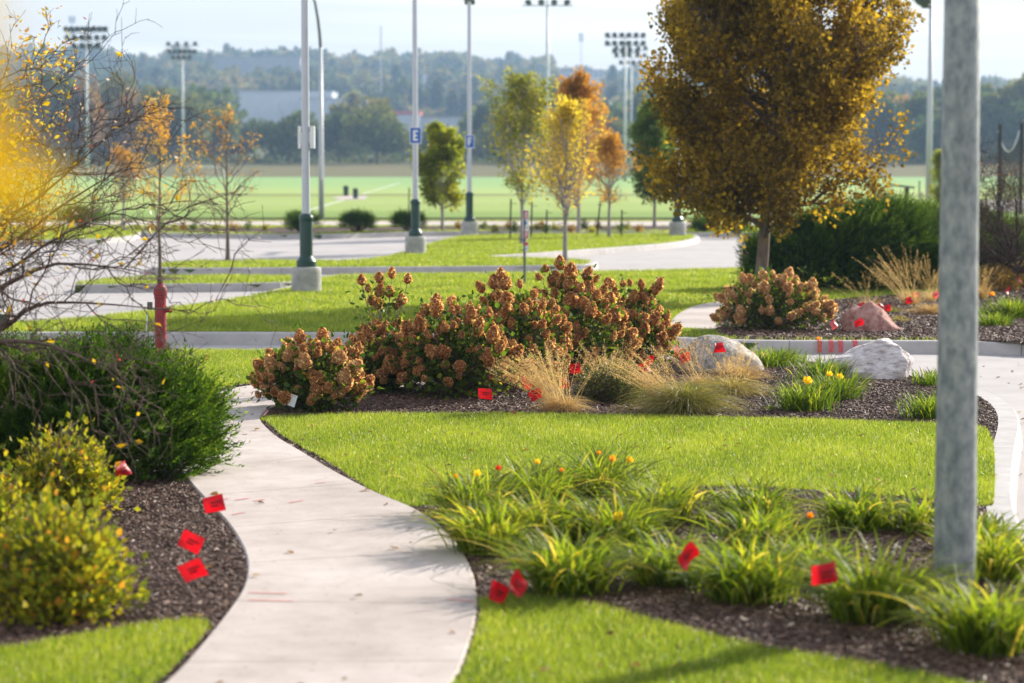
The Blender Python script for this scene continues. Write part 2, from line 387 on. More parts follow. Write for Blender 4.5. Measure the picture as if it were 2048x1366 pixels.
# outlines given as ground points seen in the picture (2048 px frame) -> metres
ISL_A = smooth_poly(np.concatenate([XY([(-500, 700), (0, 700), (330, 700), (720, 701), (1000, 708), (1300, 716), (1500, 720), (1650, 725), (1800, 742), (1900, 764), (1985, 789), (2028, 818), (2040, 850), (2032, 900), (2026, 960), (2028, 1010), (2048, 1070), (2090, 1150)]),
                                    np.array([(3.2, 9.5), (3.9, 6.0), (4.2, -3.0), (-6, -3.0), (-9, 8)])]), True, 4)
ISL_B = smooth_poly(XY([(-600, 667), (0, 667), (700, 668), (1300, 676), (1500, 683), (1870, 684), (2300, 686), (2500, 640), (2500, 545), (2200, 540), (1700, 536), (1490, 536), (1300, 541), (1000, 546), (660, 552), (570, 575), (440, 600), (330, 615), (100, 640), (-300, 650)]), True, 4)
ISL_C = smooth_poly(XY([(305, 534), (330, 525), (440, 521), (600, 521), (700, 521), (770, 512), (820, 497), (880, 480), (930, 472), (1050, 469), (1250, 468), (1380, 469), (1394, 477), (1340, 487), (1200, 498), (1060, 508), (985, 513), (1080, 517), (1180, 521), (1192, 526), (1150, 531), (900, 534), (600, 536), (380, 537)]), True, 4)
ISL_D = smooth_poly(XY([(150, 569), (250, 556), (400, 552), (585, 553), (600, 560), (560, 566), (330, 569)]), True, 4)
ISL_E = smooth_poly(XY([(-200, 470), (100, 462), (260, 459), (282, 464), (200, 478), (-200, 482)]), True, 4)
ISL_F = smooth_poly(np.array([XY([(300, 466)])[0], XY([(420, 468)])[0], XY([(640, 469)])[0], XY([(760, 466)])[0], XY([(920, 463)])[0], XY([(1150, 463)])[0], XY([(1400, 463)])[0], XY([(1520, 466)])[0], (60, 86.0), (64, 98.5), (-64, 98.5), (-60, 86.0), XY([(0, 462)])[0]]), True, 3)

def kerb(name, poly, w=0.19, zt=0.012, zb=-0.27, seg=3.0, gap=0.008, batter=0.05, upto=None):
    """closed kerb ring just inside the outline, laid in lengths with open joints"""
    p = np.asarray(poly)
    area = 0.5 * np.sum(p[:, 0] * np.roll(p[:, 1], -1) - np.roll(p[:, 0], -1) * p[:, 1])
    if area < 0: p = p[::-1]
    d = np.linalg.norm(np.roll(p, -1, 0) - p, axis=1); s = np.concatenate([[0], np.cumsum(d)])
    pc = np.vstack([p, p[:1]])
    at = lambda u: np.stack([np.interp(u, s, pc[:, 0]), np.interp(u, s, pc[:, 1])], -1)
    g = Geo(); u = 0.0
    while u < s[-1] - .2:
        e = min(u + seg, s[-1]); k = max(2, int((e - gap - u) / .35) + 1)
        uu = np.linspace(u, e - gap, k)
        c = at(uu); t = nrm(at(np.minimum(uu + .05, s[-1])) - at(np.maximum(uu - .05, 0)))
        nin = np.stack([-t[:, 1], t[:, 0]], -1)
        prof = [(-batter, zb), (0.0, zt - .018), (.018, zt), (w, zt), (w, zb)]
        V = np.stack([np.concatenate([c + nin * a, np.full((k, 1), z)], 1) for a, z in prof], 1)
        i = np.arange(k - 1)[:, None] * 5; j = np.arange(4)
        q = np.stack([i + j, i + 5 + j, i + 5 + j + 1, i + j + 1], -1).reshape(-1, 4)
        caps = np.array([(0, 1, 2, 3, 4), tuple((k - 1) * 5 + x for x in (4, 3, 2, 1, 0))])
        g.add(V.reshape(-1, 3), [q, caps]); u = e
    o = g.build(name, M['kerb']); struct(o); return o

def inset(poly, w):
    p = np.asarray(poly)
    if 0.5 * np.sum(p[:, 0] * np.roll(p[:, 1], -1) - np.roll(p[:, 0], -1) * p[:, 1]) < 0: p = p[::-1]
    t = nrm(np.roll(p, -1, 0) - np.roll(p, 1, 0)); return p + np.stack([-t[:, 1], t[:, 0]], -1) * w
kerb_a = kerb('kerb', ISL_A); kerb_b = kerb('kerb', ISL_B)
for p_ in (ISL_C, ISL_D, ISL_E, ISL_F): kerb('kerb', p_)

sheet('mulch_bed', inset(ISL_A, .1), 0.0, M['mulch'], kind='structure', skirt=.2)
sheet('lawn', ISL_B, -0.02, M['grass_soil'], kind='structure', skirt=.2)
for p_ in (ISL_C, ISL_D, ISL_E, ISL_F): sheet('lawn', p_, -0.02, M['grass_soil'], kind='structure', skirt=.2)

# sidewalk: matching left and right edges
SWL = [(180, 1480), (330, 1366), (398, 1295), (452, 1228), (484, 1180), (494, 1140), (487, 1100), (457, 1050), (420, 1010), (385, 972), (362, 940), (356, 905), (362, 870), (376, 835), (400, 806), (445, 783), (515, 770), (650, 756), (850, 738), (1050, 722), (1180, 712)]
SWR = [(800, 1480), (905, 1366), (938, 1290), (952, 1235), (953, 1180), (935, 1120), (892, 1062), (832, 1020), (750, 985), (672, 945), (605, 905), (555, 875), (528, 850), (521, 836), (538, 820), (590, 803), (690, 786), (850, 768), (1050, 745), (1200, 730), (1290, 719)]
swl = smooth_poly(XY(SWL, .02), False, 5); swr = smooth_poly(XY(SWR, .02), False, 5)
SW_POLY = np.vstack([swl, swr[::-1]])
def build_path(name, l, r, z, pitch, mat, th=.10, gap=.009):
    mid = (l + r) / 2; s = np.concatenate([[0], np.cumsum(np.linalg.norm(np.diff(mid, axis=0), axis=1))])
    at = lambda a, u: np.stack([np.interp(u, s, a[:, 0]), np.interp(u, s, a[:, 1])], -1)
    g = Geo(); u = 0.0
    while u < s[-1] - .05:
        e = min(u + pitch, s[-1]); k = 9
        uu = np.linspace(u, e - gap, k); a, b = at(l, uu), at(r, uu)
        o = np.full((k, 1), z)
        ab = nrm(b - a) * .012
        V = np.stack([np.concatenate([a, o - th], 1), np.concatenate([a, o - .012], 1), np.concatenate([a + ab, o], 1), np.concatenate([b - ab, o], 1), np.concatenate([b, o - .012], 1), np.concatenate([b, o - th], 1)], 1)
        i = np.arange(k - 1)[:, None] * 6; j = np.arange(5)
        q = np.stack([i + j, i + j + 1, i + 6 + j + 1, i + 6 + j], -1).reshape(-1, 4)
        caps = np.array([tuple(range(6))[::-1], tuple((k - 1) * 6 + x for x in range(6))])
        g.add(V.reshape(-1, 3), [q, caps]); u = e
    jp = np.vstack([l + nrm(r - l) * .02, (r - nrm(r - l) * .02)[::-1]])
    o = g.build(name, mat); struct(o); sheet('joint_filler', jp, z - .003, M['joint'], o); return o
sidewalk = build_path('sidewalk', swl, swr, .03, 1.5, M['concrete'])
far_l = XY([(1335, 655), (1352, 632), (1385, 614), (1432, 604)], .02); far_r = XY([(1440, 660), (1432, 645), (1450, 628), (1495, 612)], .02)
sidewalk2 = build_path('sidewalk', smooth_poly(far_l, False, 4), smooth_poly(far_r, False, 4), .03, 1.5, M['concrete'])
FARWALK = np.vstack([far_l, far_r[::-1]])
# long straight path in front of the sports field
sheet('path', [(-64, depth(452)), (64, depth(452)), (64, depth(443)), (-64, depth(443))], .012, M['concrete'], kind='structure')

LAWN1 = smooth_poly(np.vstack([XY([(418, 1262), (400, 1249), (340, 1251), (250, 1263), (120, 1286), (0, 1306), (-200, 1330)]), np.array([(-3.2, 6.0), (-1.9, 6.0)]), XY([(180, 1480), (322, 1366), (390, 1297)])]), True, 4)
LAWN2 = smooth_poly(np.vstack([XY([(962, 1204), (1050, 1196), (1180, 1216), (1320, 1252), (1480, 1292), (1640, 1322), (1800, 1347), (1900, 1367), (2050, 1420)]), np.array([(2.2, 8.0), (1.2, 6.0), (-.5, 7.0)]), XY([(812, 1480), (914, 1366), (947, 1290), (961, 1235)])]), True, 4)
LAWN3 = smooth_poly(XY([(530, 839), (700, 833), (1000, 831), (1150, 833), (1300, 836), (1500, 841), (1700, 846), (1860, 851), (1958, 858), (1982, 880), (1989, 920), (1988, 1000), (1978, 1015), (1940, 1014), (1800, 998), (1600, 984), (1450, 978), (1250, 985), (1000, 1000), (880, 1014), (800, 1017), (770, 1006), (680, 944), (613, 904), (563, 874), (537, 850)]), True, 4)
LAWN4 = smooth_poly(np.vstack([XY([(-450, 703), (330, 703), (720, 705), (880, 712), (700, 745), (515, 768), (440, 780), (396, 800), (362, 840)]), XY([(150, 850), (-400, 850)])]), True, 3)
for p_ in (LAWN1, LAWN2, LAWN3, LAWN4): sheet('lawn', p_, .012, M['grass_soil'], kind='structure')
BED_B = smooth_poly(XY([(1440, 672), (1500, 680.2), (1700, 680.8), (1870, 681.2), (2300, 683), (2400, 590), (2250, 570), (2060, 572), (1900, 585), (1700, 600), (1640, 603), (1560, 606), (1480, 622), (1440, 645)]), True, 4)
sheet('mulch_bed', BED_B, .012, M['mulch'], kind='structure')
BED_F = XY([(600, 468), (640, 466), (700, 464), (900, 461), (1150, 462), (1380, 461), (1380, 452), (900, 453), (560, 455), (250, 456), (250, 463), (420, 465)])
sheet('mulch_bed', BED_F, .008, M['mulch'], kind='structure')
ring = lambda c, r: np.array([(c[0] + r * math.cos(a), c[1] + r * math.sin(a) * 1.0) for a in np.linspace(0, 2 * np.pi, 24, endpoint=False)])
sheet('mulch_bed', ring(G(318, 560), .75), .012, M['mulch'], kind='structure')
sheet('mulch_bed', ring(G(452, 523), .55), .012, M['mulch'], kind='structure')

# sports field, meadow
yn, yf = depth(436), 462.0
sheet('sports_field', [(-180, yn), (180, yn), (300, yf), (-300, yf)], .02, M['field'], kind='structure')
def strip_ground(name, y0, y1, x0, x1, dz, mat, n=24):
    ys = np.linspace(y0, y1, n); xs = np.linspace(-1, 1, 24)
    Yg, Xg = np.meshgrid(ys, xs, indexing='ij'); Xg = (x0 + x1) / 2 + Xg * (x1 - x0) / 2
    V = np.stack([Xg, Yg, terrain_z(Xg, Yg) + dz], -1).reshape(-1, 3)
    i = np.arange(n - 1)[:, None] * 24; j = np.arange(23)
    q = np.stack([i + j, i + j + 1, i + 24 + j + 1, i + 24 + j], -1).reshape(-1, 4)
    g = Geo(); g.add(V, [q]); struct(g.build(name, mat, smooth=True))
strip_ground('meadow', 462.5, 640, -330, 330, .06, M['drygrass'])
strip_ground('dirt_track', 181, 188, -120, 120, .05, M['drygrass'], 4)
def ground_line(name, a, b, w, z, mat, par=None):
    a = np.array(a[:2]); b = np.array(b[:2]); d = nrm(b - a); n_ = np.array([-d[1], d[0]]) * w / 2
    o = sheet(name, [a - n_, b - n_, b + n_, a + n_], z, mat, par)
    if par is None: struct(o)
    return o
ground_line('field_line', G(585, 432), G(800, 366), .14, .03, M['line_white'])
ground_line('field_line', G(360, 408, .02), G(1000, 408, .02), .25, .034, M['line_white'])
ground_line('field_line', G(380, 374, .02), G(1000, 374, .02), .4, .038, M['line_white'])
sheet('concrete_pad', XY([(662, 396), (700, 391), (738, 393), (728, 399), (680, 400)], .03), .045, M['concrete'], kind='structure')
sheet('concrete_pad', XY([(1755, 427), (1765, 420), (1835, 420), (1845, 427)], .03), .045, M['concrete'], kind='structure')
sheet('concrete_pad', XY([(1965, 425), (1960, 402), (2080, 396), (2120, 418)], .03), .045, M['concrete'], kind='structure')

# utility paint marks sprayed on path and kerb
for (x0, y0, x1, y1) in [(440, 1001, 456, 997), (470, 1001, 498, 997), (508, 1003, 530, 999), (578, 1006, 606, 1001), (464, 1030, 490, 1025), (630, 967, 652, 965), (497, 1186, 575, 1188), (497, 1201, 590, 1203), (893, 1199, 950, 1203), (527, 832, 536, 822)]:
    ground_line('paint_mark', G(x0, y0, .03), G(x1, y1, .03), .022, .034, M['spray_red'], sidewalk)
for px in (1641, 1664, 1683, 1712):
    a = G(px, 683.0, .01); g = Geo()
    g.add([(a[0] - .03, a[1] + .15, .0165), (a[0] + .03, a[1] + .15, .0165), (a[0] + .02, a[1] - .005, .0165), (a[0] - .04, a[1] - .005, .0165),
           (a[0] + .015, a[1] - .068, -.13), (a[0] - .05, a[1] - .068, -.13)], [np.array([(0, 3, 2, 1), (3, 5, 4, 2)])])
    g.build('paint_mark', M['spray_red2'], kerb_b)

# ------------------------------------------------------------------ grass and mulch (stuff)
def area_pts(poly, dens, rng, exclude=()):
    lo, hi = poly.min(0), poly.max(0)
    n = int(dens * np.prod(hi - lo)); p = lo + rng.random((n, 2)) * (hi - lo)
    k = pip(poly, p)
    for e in exclude: k &= ~pip(e, p)
    return p[k]
def in_view(p, pad=.6):
    return np.abs(p[:, 0]) < p[:, 1] * (1024 / F) + pad
def patchy(p, s, seed):
    return np.array([mnoise.noise((a * s, b * s, seed)) for a, b in p])
def grass_on(g, poly, dens, h, w, seed, exclude=(), z=.012, ymin=None, ymax=None, seg=3, lean=.35, dry=0.0):
    rng = np.random.default_rng(seed)
    p = area_pts(poly, dens, rng, exclude); p = p[in_view(p)]
    if ymin is not None: p = p[p[:, 1] >= ymin]
    if ymax is not None: p = p[p[:, 1] < ymax]
    n = len(p)
    if n == 0: return
    gp = nrm(rng.normal(size=(n, 2)))
    cl = 0.5 + 0.5 * np.sin(p[:, 0] * 3.1 + seed) * np.sin(p[:, 1] * 2.3 + 1.7 * np.sin(p[:, 0] * 1.9)) * .8
    hh = h * rng.uniform(.55, 1.25, n) * (.85 + .3 * cl)
    t = np.linspace(0, 1, seg)
    le = np.abs(rng.normal(0, lean, n)) + .08
    Pn = np.zeros((n, seg, 3))
    Pn[:, :, 0] = p[:, 0:1] + gp[:, 0:1] * (le * hh)[:, None] * t ** 1.7
    Pn[:, :, 1] = p[:, 1:2] + gp[:, 1:2] * (le * hh)[:, None] * t ** 1.7
    Pn[:, :, 2] = z - .004 + hh[:, None] * t * (1 - .25 * le[:, None] * t)
    W = (w * rng.uniform(.7, 1.3, n))[:, None] * (1 - .85 * t ** 1.5)
    a = rng.uniform(0, 2 * np.pi, n); side = np.stack([np.cos(a), np.sin(a), np.zeros(n)], -1)
    r = np.clip(rng.normal(.44 + .42 * (cl - .5), .24, n), 0, .93); r[rng.random(n) < .045 + dry] = .99
    g.ribbons(Pn, W, side, r)
NOGRASS = [SW_POLY]
rg = np.random.default_rng(5)
for poly, dens, h, w, sd in ((LAWN1, 11000, .042, .004, 1), (LAWN2, 10000, .042, .004, 2), (LAWN3, 7000, .043, .0044, 3), (LAWN4, 4500, .046, .0052, 4)):
    g = Geo(); grass_on(g, poly, dens, h, w, sd, NOGRASS); struct(g.build('grass', M['grass']), 'stuff')
g = Geo()
exB = [FARWALK, BED_B, ring(G(318, 560), .7)]
ib = inset(ISL_B, .17); grass_on(g, ib, 1500, .065, .008, 11, exB, .0, ymax=40); grass_on(g, ib, 900, .065, .011, 12, exB, .0, ymin=40)
struct(g.build('grass', M['grass']), 'stuff')
g = Geo(); ex2 = [ring(G(318, 560), .7), ring(G(452, 523), .5)]
grass_on(g, ISL_D, 700, .07, .014, 13, ex2, .0); grass_on(g, inset(ISL_C, .15), 450, .07, .018, 14, ex2, .0)
grass_on(g, ISL_E, 220, .07, .025, 15, [], .0); grass_on(g, ISL_F, 220, .07, .025, 16, [BED_F, np.array([(-70, depth(452)), (70, depth(452)), (70, depth(443)), (-70, depth(443))])], .0)
struct(g.build('grass', M['grass']), 'stuff')

def chips_on(g, poly, dens, size, seed, exclude=(), z=.004, ymax=1e9):
    rng = np.random.default_rng(seed)
    p = area_pts(poly, dens, rng, exclude); p = p[in_view(p) & (p[:, 1] > 9) & (p[:, 1] < ymax)]; n = len(p)
    tV = np.array([(-.5, -.5, 0), (.5, -.42, .03), (.42, .5, 0), (-.45, .44, .04), (-.4, -.4, .9), (.42, -.35, 1), (.36, .4, .85), (-.38, .36, 1)], float)
    tF = [np.array([(4, 5, 6, 7), (0, 1, 5, 4), (1, 2, 6, 5), (2, 3, 7, 6), (3, 0, 4, 7)])]
    a = rng.uniform(0, 2 * np.pi, n); ti = rng.normal(0, .3, n)
    d = np.stack([np.cos(a) * np.cos(ti), np.sin(a) * np.cos(ti), np.sin(ti)], -1)
    nn = nrm(np.stack([-np.cos(a) * np.sin(ti), -np.sin(a) * np.sin(ti), np.cos(ti)], -1) + rng.normal(0, .22, (n, 3)))
    s_ = nrm(np.cross(d, nn)); nn = np.cross(s_, d)
    R = np.stack([s_, d, nn], -1)
    L = size * rng.uniform(.4, 1.5, n)
    sc = np.stack([L * rng.uniform(.2, .5, n), L, size * rng.uniform(.08, .2, n)], -1)
    pos = np.stack([p[:, 0], p[:, 1], z + np.abs(rng.normal(0, .008, n))], -1)
    g.scatter(tV, tF, pos, R, sc, np.clip(rng.beta(2, 2.6, n) + (rng.random(n) < .035) * .5, 0, 1))
g = Geo(); exA = [SW_POLY, LAWN1, LAWN2, LAWN3, LAWN4]
chips_on(g, inset(ISL_A, .21), 2600, .036, 21, exA, ymax=19); chips_on(g, inset(ISL_A, .21), 1500, .042, 22, exA)
struct(g.build('mulch_chips', M['chip']), 'stuff')
g = Geo(); chips_on(g, BED_B, 500, .075, 23, [], .014); struct(g.build('mulch_chips', M['chip']), 'stuff')

# fallen leaves
g = Geo(); rng = np.random.default_rng(29)
pts = []
for poly, n_ in ((LAWN3, 60), (LAWN2, 14), (LAWN4, 40), (SW_POLY, 26), (ISL_A, 150), (BED_B, 120)):
    p = area_pts(poly, 60, rng); p = p[in_view(p, 0) & (p[:, 1] > 9)]; p = p[rng.permutation(len(p))[:n_]]; zz = .04 if poly is not ISL_A else .035
    pts.append(np.column_stack([p, np.full(len(p), zz + (.012 if poly in (LAWN3, LAWN2, LAWN4) else 0) if False else zz)]))
p = np.column_stack([rng.normal(7.1, .8, 240), rng.normal(27.5, 1.3, 240), np.full(240, -.142)]); p = p[~pip(ISL_A, p[:, :2])]; pts.append(p)
p = np.column_stack([rng.normal(4.6, .5, 160), rng.uniform(15, 24, 160), np.full(160, -.142)]); p = p[~pip(ISL_A, p[:, :2])]; pts.append(p)
p = np.column_stack([rng.normal(4.6, 1.8, 420), rng.normal(40.5, 2.2, 420), np.full(420, .055)]); p = p[pip(ISL_B, p[:, :2]) & ~pip(FARWALK, p[:, :2])]; pts.append(p)
pts = np.concatenate(pts); n_ = len(pts); a = rng.uniform(0, 6.28, n_); d = np.stack([np.cos(a), np.sin(a), rng.normal(0, .2, n_)], -1)
nn = nrm(np.stack([rng.normal(0, .25, n_), rng.normal(0, .25, n_), np.ones(n_)], -1)); s_ = nrm(np.cross(nrm(d), nn)); R = np.stack([s_, nrm(d), np.cross(s_, nrm(d))], -1)
lfV = np.array([(0, 0, 0), (.34, .25, .12), (.36, .65, .10), (0, 1, .02), (-.36, .65, .14), (-.34, .25, .08)], float)
g.scatter(lfV, [np.array([(0, 1, 2, 3), (0, 3, 4, 5)])], pts, R, .05 * rng.uniform(.5, 1.3, n_), rng.random(n_))
M['litter'] = leafmat('fallen_leaf', [(.10, .05, .02), (.22, .11, .04), (.34, .17, .05), (.42, .30, .10)], .2, .7, .1)
struct(g.build('fallen_leaves', M['litter']), 'stuff')
# ------------------------------------------------------------------ plant tools
LEAF_V = np.array([(0, 0, 0), (.27, .42, .10), (0, 1, -.05), (-.27, .42, .10)], float); LEAF_F = [np.array([(0, 1, 2), (0, 2, 3)])]
ROUND_V = np.array([(0, 0, 0), (.34, .25, .08), (.36, .65, .08), (0, 1, -.04), (-.36, .65, .08), (-.34, .25, .08)], float); ROUND_F = [np.array([(0, 1, 2, 3), (0, 3, 4, 5)])]
_o = [(0, 0), (.10, .18), (.42, .12), (.30, .36), (.50, .58), (.20, .60), (0, 1.0), (-.20, .60), (-.50, .58), (-.30, .36), (-.42, .12), (-.10, .18)]
MAPLE_V = np.array([(0, .38, .05)] + [(x, y, -.10 * abs(x) * 2) for x, y in _o], float)
MAPLE_F = [np.array([(0, 1 + i, 1 + (i + 1) % 12) for i in range(12)])]

def frames(d, rng):
    d = nrm(d); s = nrm(np.cross(d, rng.normal(size=d.shape))); n = np.cross(s, d)
    return np.stack([s, d, n], -1)

def poly_at(Pn, idx, t):
    M_ = Pn.shape[1]; f = np.clip(t, 0, .9999) * (M_ - 1); i = f.astype(int); fr = (f - i)[:, None]
    a, b = Pn[idx, i], Pn[idx, i + 1]
    return a + (b - a) * fr, nrm(b - a)

def sprout(Pn, Rn, k, rng, t0, t1, ang, L, curve=0.0, rr=.6, m=6, wig=.06, up=0.0, tip=.25, rmin=.0015, rmax=None, var=(.65, 1.2)):
    n = len(Pn); idx = np.repeat(np.arange(n), k)
    t = t0 + (t1 - t0) * (np.tile(np.arange(k), n) + rng.random(n * k)) / k
    base, tan = poly_at(Pn, idx, t)
    f = np.clip(t, 0, .9999) * (Rn.shape[1] - 1); r0 = Rn[idx, f.astype(int)]
    a = rng.normal(size=base.shape); a = nrm(a - (a * tan).sum(1, keepdims=True) * tan)
    th = (ang(t) if callable(ang) else ang) + rng.normal(0, .16, n * k)
    d = tan * np.cos(th)[:, None] + a * np.sin(th)[:, None]; d[:, 2] += up; d = nrm(d)
    Ln = (L(t, base) if callable(L) else np.full(n * k, L)) * rng.uniform(*var, n * k)
    s = np.linspace(0, 1, m)
    Q = base[:, None] + d[:, None] * (Ln[:, None] * s)[..., None]
    Q[:, :, 2] += curve * Ln[:, None] * s ** 2
    w = np.cumsum(rng.normal(size=(n * k, m, 3)), 1); w -= w[:, :1]
    Q += w * (wig * Ln)[:, None, None] / math.sqrt(m)
    r = np.maximum(r0 * rr, rmin)
    if rmax: r = np.minimum(r, rmax)
    R = r[:, None] * (1 - (1 - tip) * s)
    return Q, R, t

def leaves_along(g, Pn, count, rng, spread, size, tV, tF, r=(.5, .22), droop=0.0, t0=.1, rnd=None, up=.3):
    idx = rng.integers(0, len(Pn), count); t = rng.uniform(t0, 1, count)
    pos, tan = poly_at(Pn, idx, t)
    off = rng.normal(size=pos.shape) * spread; pos = pos + off
    d = nrm(off / max(spread, 1e-6) + tan * .6 + np.array([0, 0, up - droop]))
    rv = np.clip(rng.normal(r[0], r[1], count), 0, 1) if rnd is None else rnd(pos, rng)
    g.scatter(tV, tF, pos, frames(d, rng), size * rng.uniform(.6, 1.25, count), rv)

def straight(a, b, n=8, wig=0.0, rng=None):
    t = np.linspace(0, 1, n)[:, None]; p = np.array(a) + (np.array(b) - np.array(a)) * t
    if wig: 
        w = np.cumsum(rng.normal(size=(n, 3)), 0) * wig; w -= w[:1]; w[:, 2] = 0; p = p + w
    return p

# ------------------------------------------------------------------ trees
def tree(name, label, cat, loc, height, trunk_r, prof, crown0, leafmat_, barkm, seed, n1=34, n2=8, n3=3, leaves=9000, lsize=.09,
         spread=.09, ang=.95, curve=.25, leaf=('leaf',), group=None, lean=(0, 0), trunk_top=.97, rrange=(.5, .22), gap=0.0, fine=.6, n4=0, wig=.07, asym=0.0):
    rng = np.random.default_rng(seed)
    root = thing(name, label, cat, loc, group)
    tr = straight((0, 0, -.1), (lean[0], lean[1], height * trunk_top), 12, .012 * height / 5, rng)[None]
    z = np.linspace(0, 1, 12); R0 = (trunk_r * (1.0 - .88 * z ** .8))[None].copy(); R0[0, 0] *= 1.35
    g = Geo(); g.tubes(tr, R0, 10)
    Lf = lambda t, b: np.maximum(.12, np.interp(b[:, 2] / height, prof[0], prof[1]))
    B1, R1, t1 = sprout(tr, R0, n1, rng, crown0, .985, ang, Lf, curve, .55, 8, wig, 0, .2, .004, trunk_r * .45, (.6, 1.14))
    if asym: B1[:, :, 0] += asym * np.abs(B1[:, :, 0])
    g.tubes(B1, R1, 5)
    L2 = lambda t, b: .42 * np.interp(np.clip(b[:, 2] / height, 0, 1), prof[0], prof[1]) * (1.15 - .7 * t) + .05
    B2, R2, _ = sprout(B1, R1, n2, rng, .22, 1, .75, L2, .18, .55, 6, .09, .1, .3, .0025)
    g.tubes(B2, R2, 4)
    L3 = lambda t, b: .24 * np.interp(np.clip(b[:, 2] / height, 0, 1), prof[0], prof[1]) * (1.1 - .5 * t) + .03
    B3, R3, _ = sprout(B2, R2, n3, rng, .25, 1, .8, L3, .1, .6, 4, .1, .1, .4, .0018)
    g.tubes(B3, R3, 3)
    tips = [B2, B3]
    if n4:
        B4, R4, _ = sprout(B3, R3, n4, rng, .3, 1, .8, .12 * fine, .05, .7, 3, .1, 0, .4, .0014); g.tubes(B4, R4, 3); tips.append(B4)
    g.build('trunk', barkm, root, smooth=True)
    if leaves:
        lv = Geo(); tv, tf = {'leaf': (LEAF_V, LEAF_F), 'round': (ROUND_V, ROUND_F), 'maple': (MAPLE_V, MAPLE_F)}[leaf[0]]
        k2 = int(leaves * .3)
        def rfun(pos, rg_):
            c = np.array([mnoise.noise(Vector((p[0] * 1.1 + seed, p[1] * 1.1, p[2] * 1.1))) for p in pos])
            return np.clip(rg_.normal(rrange[0], rrange[1] * .7, len(pos)) + c * .35, 0, 1)
        def keep(Bn):
            if not gap: return Bn
            c = np.array([mnoise.noise(Vector((p[0] * .9 + seed * 3, p[1] * .9, p[2] * .9))) for p in Bn[:, -1]])
            o = Bn[c > -gap]; return o if len(o) > 5 else Bn
        b3 = keep(B3)
        if len(B2): leaves_along(lv, keep(B2), k2, rng, spread, lsize, tv, tf, rnd=rfun, t0=.3)
        leaves_along(lv, b3, leaves - k2, rng, spread, lsize, tv, tf, rnd=rfun)
        lv.build('crown', leafmat_, root)
    return root

# big maple right of centre
mb = G(1520, 596)
tree('maple_tree', 'large maple with dense golden brown crown beside the long juniper', 'tree', mb, 7.3, .128,
     ([0, .11, .2, .3, .4, .55, .7, .85, 1], [.95, 1.65, 2.1, 2.3, 2.3, 2.1, 1.65, 1.0, .3]), .165, M['maple'], M['bark'], 7, n1=100, n2=11, n3=5, leaves=122000, lsize=.088, spread=.07, ang=lambda t: 1.4 - .65 * t,
     curve=.2, leaf=('maple',), lean=(.5, 0), rrange=(.46, .27), gap=.3, asym=.05)

mid = [  # px of base, top py, half width px, first leaf py
    ('maple_tree', 'rounded yellow green maple behind the two lettered lamp posts', 885, 462, 256, 50, 412, 'leaf_green', 11000, .12, 31, 1.0),
    ('maple_tree', 'tall airy olive green tree behind the red and white sign post', 1043, 490, 166, 72, 405, 'leaf_olive', 5200, .105, 32, .6),
    ('maple_tree', 'slim golden yellow tree on the grass tongue behind the sign', 1130, 528, 214, 66, 440, 'leaf_gold', 3000, .085, 33, .6),
    ('maple_tree', 'tall rusty orange tree behind the slim golden yellow tree', 1157, 464, 158, 70, 420, 'leaf_orange', 8000, .12, 34, .72),
    ('maple_tree', 'small tan orange tree between the rusty tree and the green tree', 1218, 475, 276, 42, 402, 'leaf_orange', 3000, .095, 35, .8),
    ('maple_tree', 'dark green rounded tree left of the big golden maple', 1309, 456, 212, 60, 400, 'leaf_green2', 15000, .13, 36, 1.0),
    ('maple_tree', 'small olive orange tree behind the orange leaved sapling', 248, 462, 300, 44, 402, 'leaf_orange', 800, .10, 37, .9),
    ('conifer_tree', 'narrow yellow green tree partly hidden by the galvanised pole', 1884, 428, 312, 22, 420, 'leaf_green', 5200, .14, 38, .55),
]
for nm, lb, px, py, top, hw, lf, mt, nl, ls, sd, an in mid:
    b = G(px, py); s = b[1] / F; hgt = (py - top) * s; w = hw * s; c0 = (py - lf) / (py - top)
    k = 1 / max(.55, math.sin(min(an, 1.2)))
    pr = ([0, c0, c0 + .12, .45, .62, .8, 1], [w * .4 * k, w * .55 * k, w * .95 * k, w * k, w * .85 * k, w * .5 * k, w * .1])
    tree(nm, lb, 'tree', b, hgt, .055 + .01 * hgt / 3, pr, c0 * .95, M[mt], M['bark_pale'], sd, n1=40, n2=7, n3=3, leaves=nl, lsize=ls * 1.1, spread=.075, ang=an, curve=.3, leaf=('leaf',), rrange=(.5, .24), gap=.12 if mt in ('leaf_olive', 'leaf_gold') else .38)

b = G(320, 557)
tree('sapling', 'slender sapling with sparse orange leaves on a mulch ring behind the red standpipe', 'tree', b, 357 * b[1] / F, .045,
     ([0, .3, .55, .8, 1], [.5, 1.0, .95, .6, .1]), .3, M['leaf_orange'], M['bark'], 41, n1=18, n2=6, n3=3, leaves=1700, lsize=.065, spread=.03, ang=.72, curve=.22, rrange=(.75, .2))
b = G(455, 521)
tree('sapling', 'nearly bare sapling with a few orange leaves left of the nearest lamp post', 'tree', b, 300 * b[1] / F, .055,
     ([0, .3, .55, .8, 1], [.5, 1.25, 1.2, .6, .1]), .27, M['leaf_orange'], M['bark'], 42, n1=20, n2=6, n3=4, leaves=520, lsize=.07, spread=.03, ang=.85, curve=.2, rrange=(.6, .2))

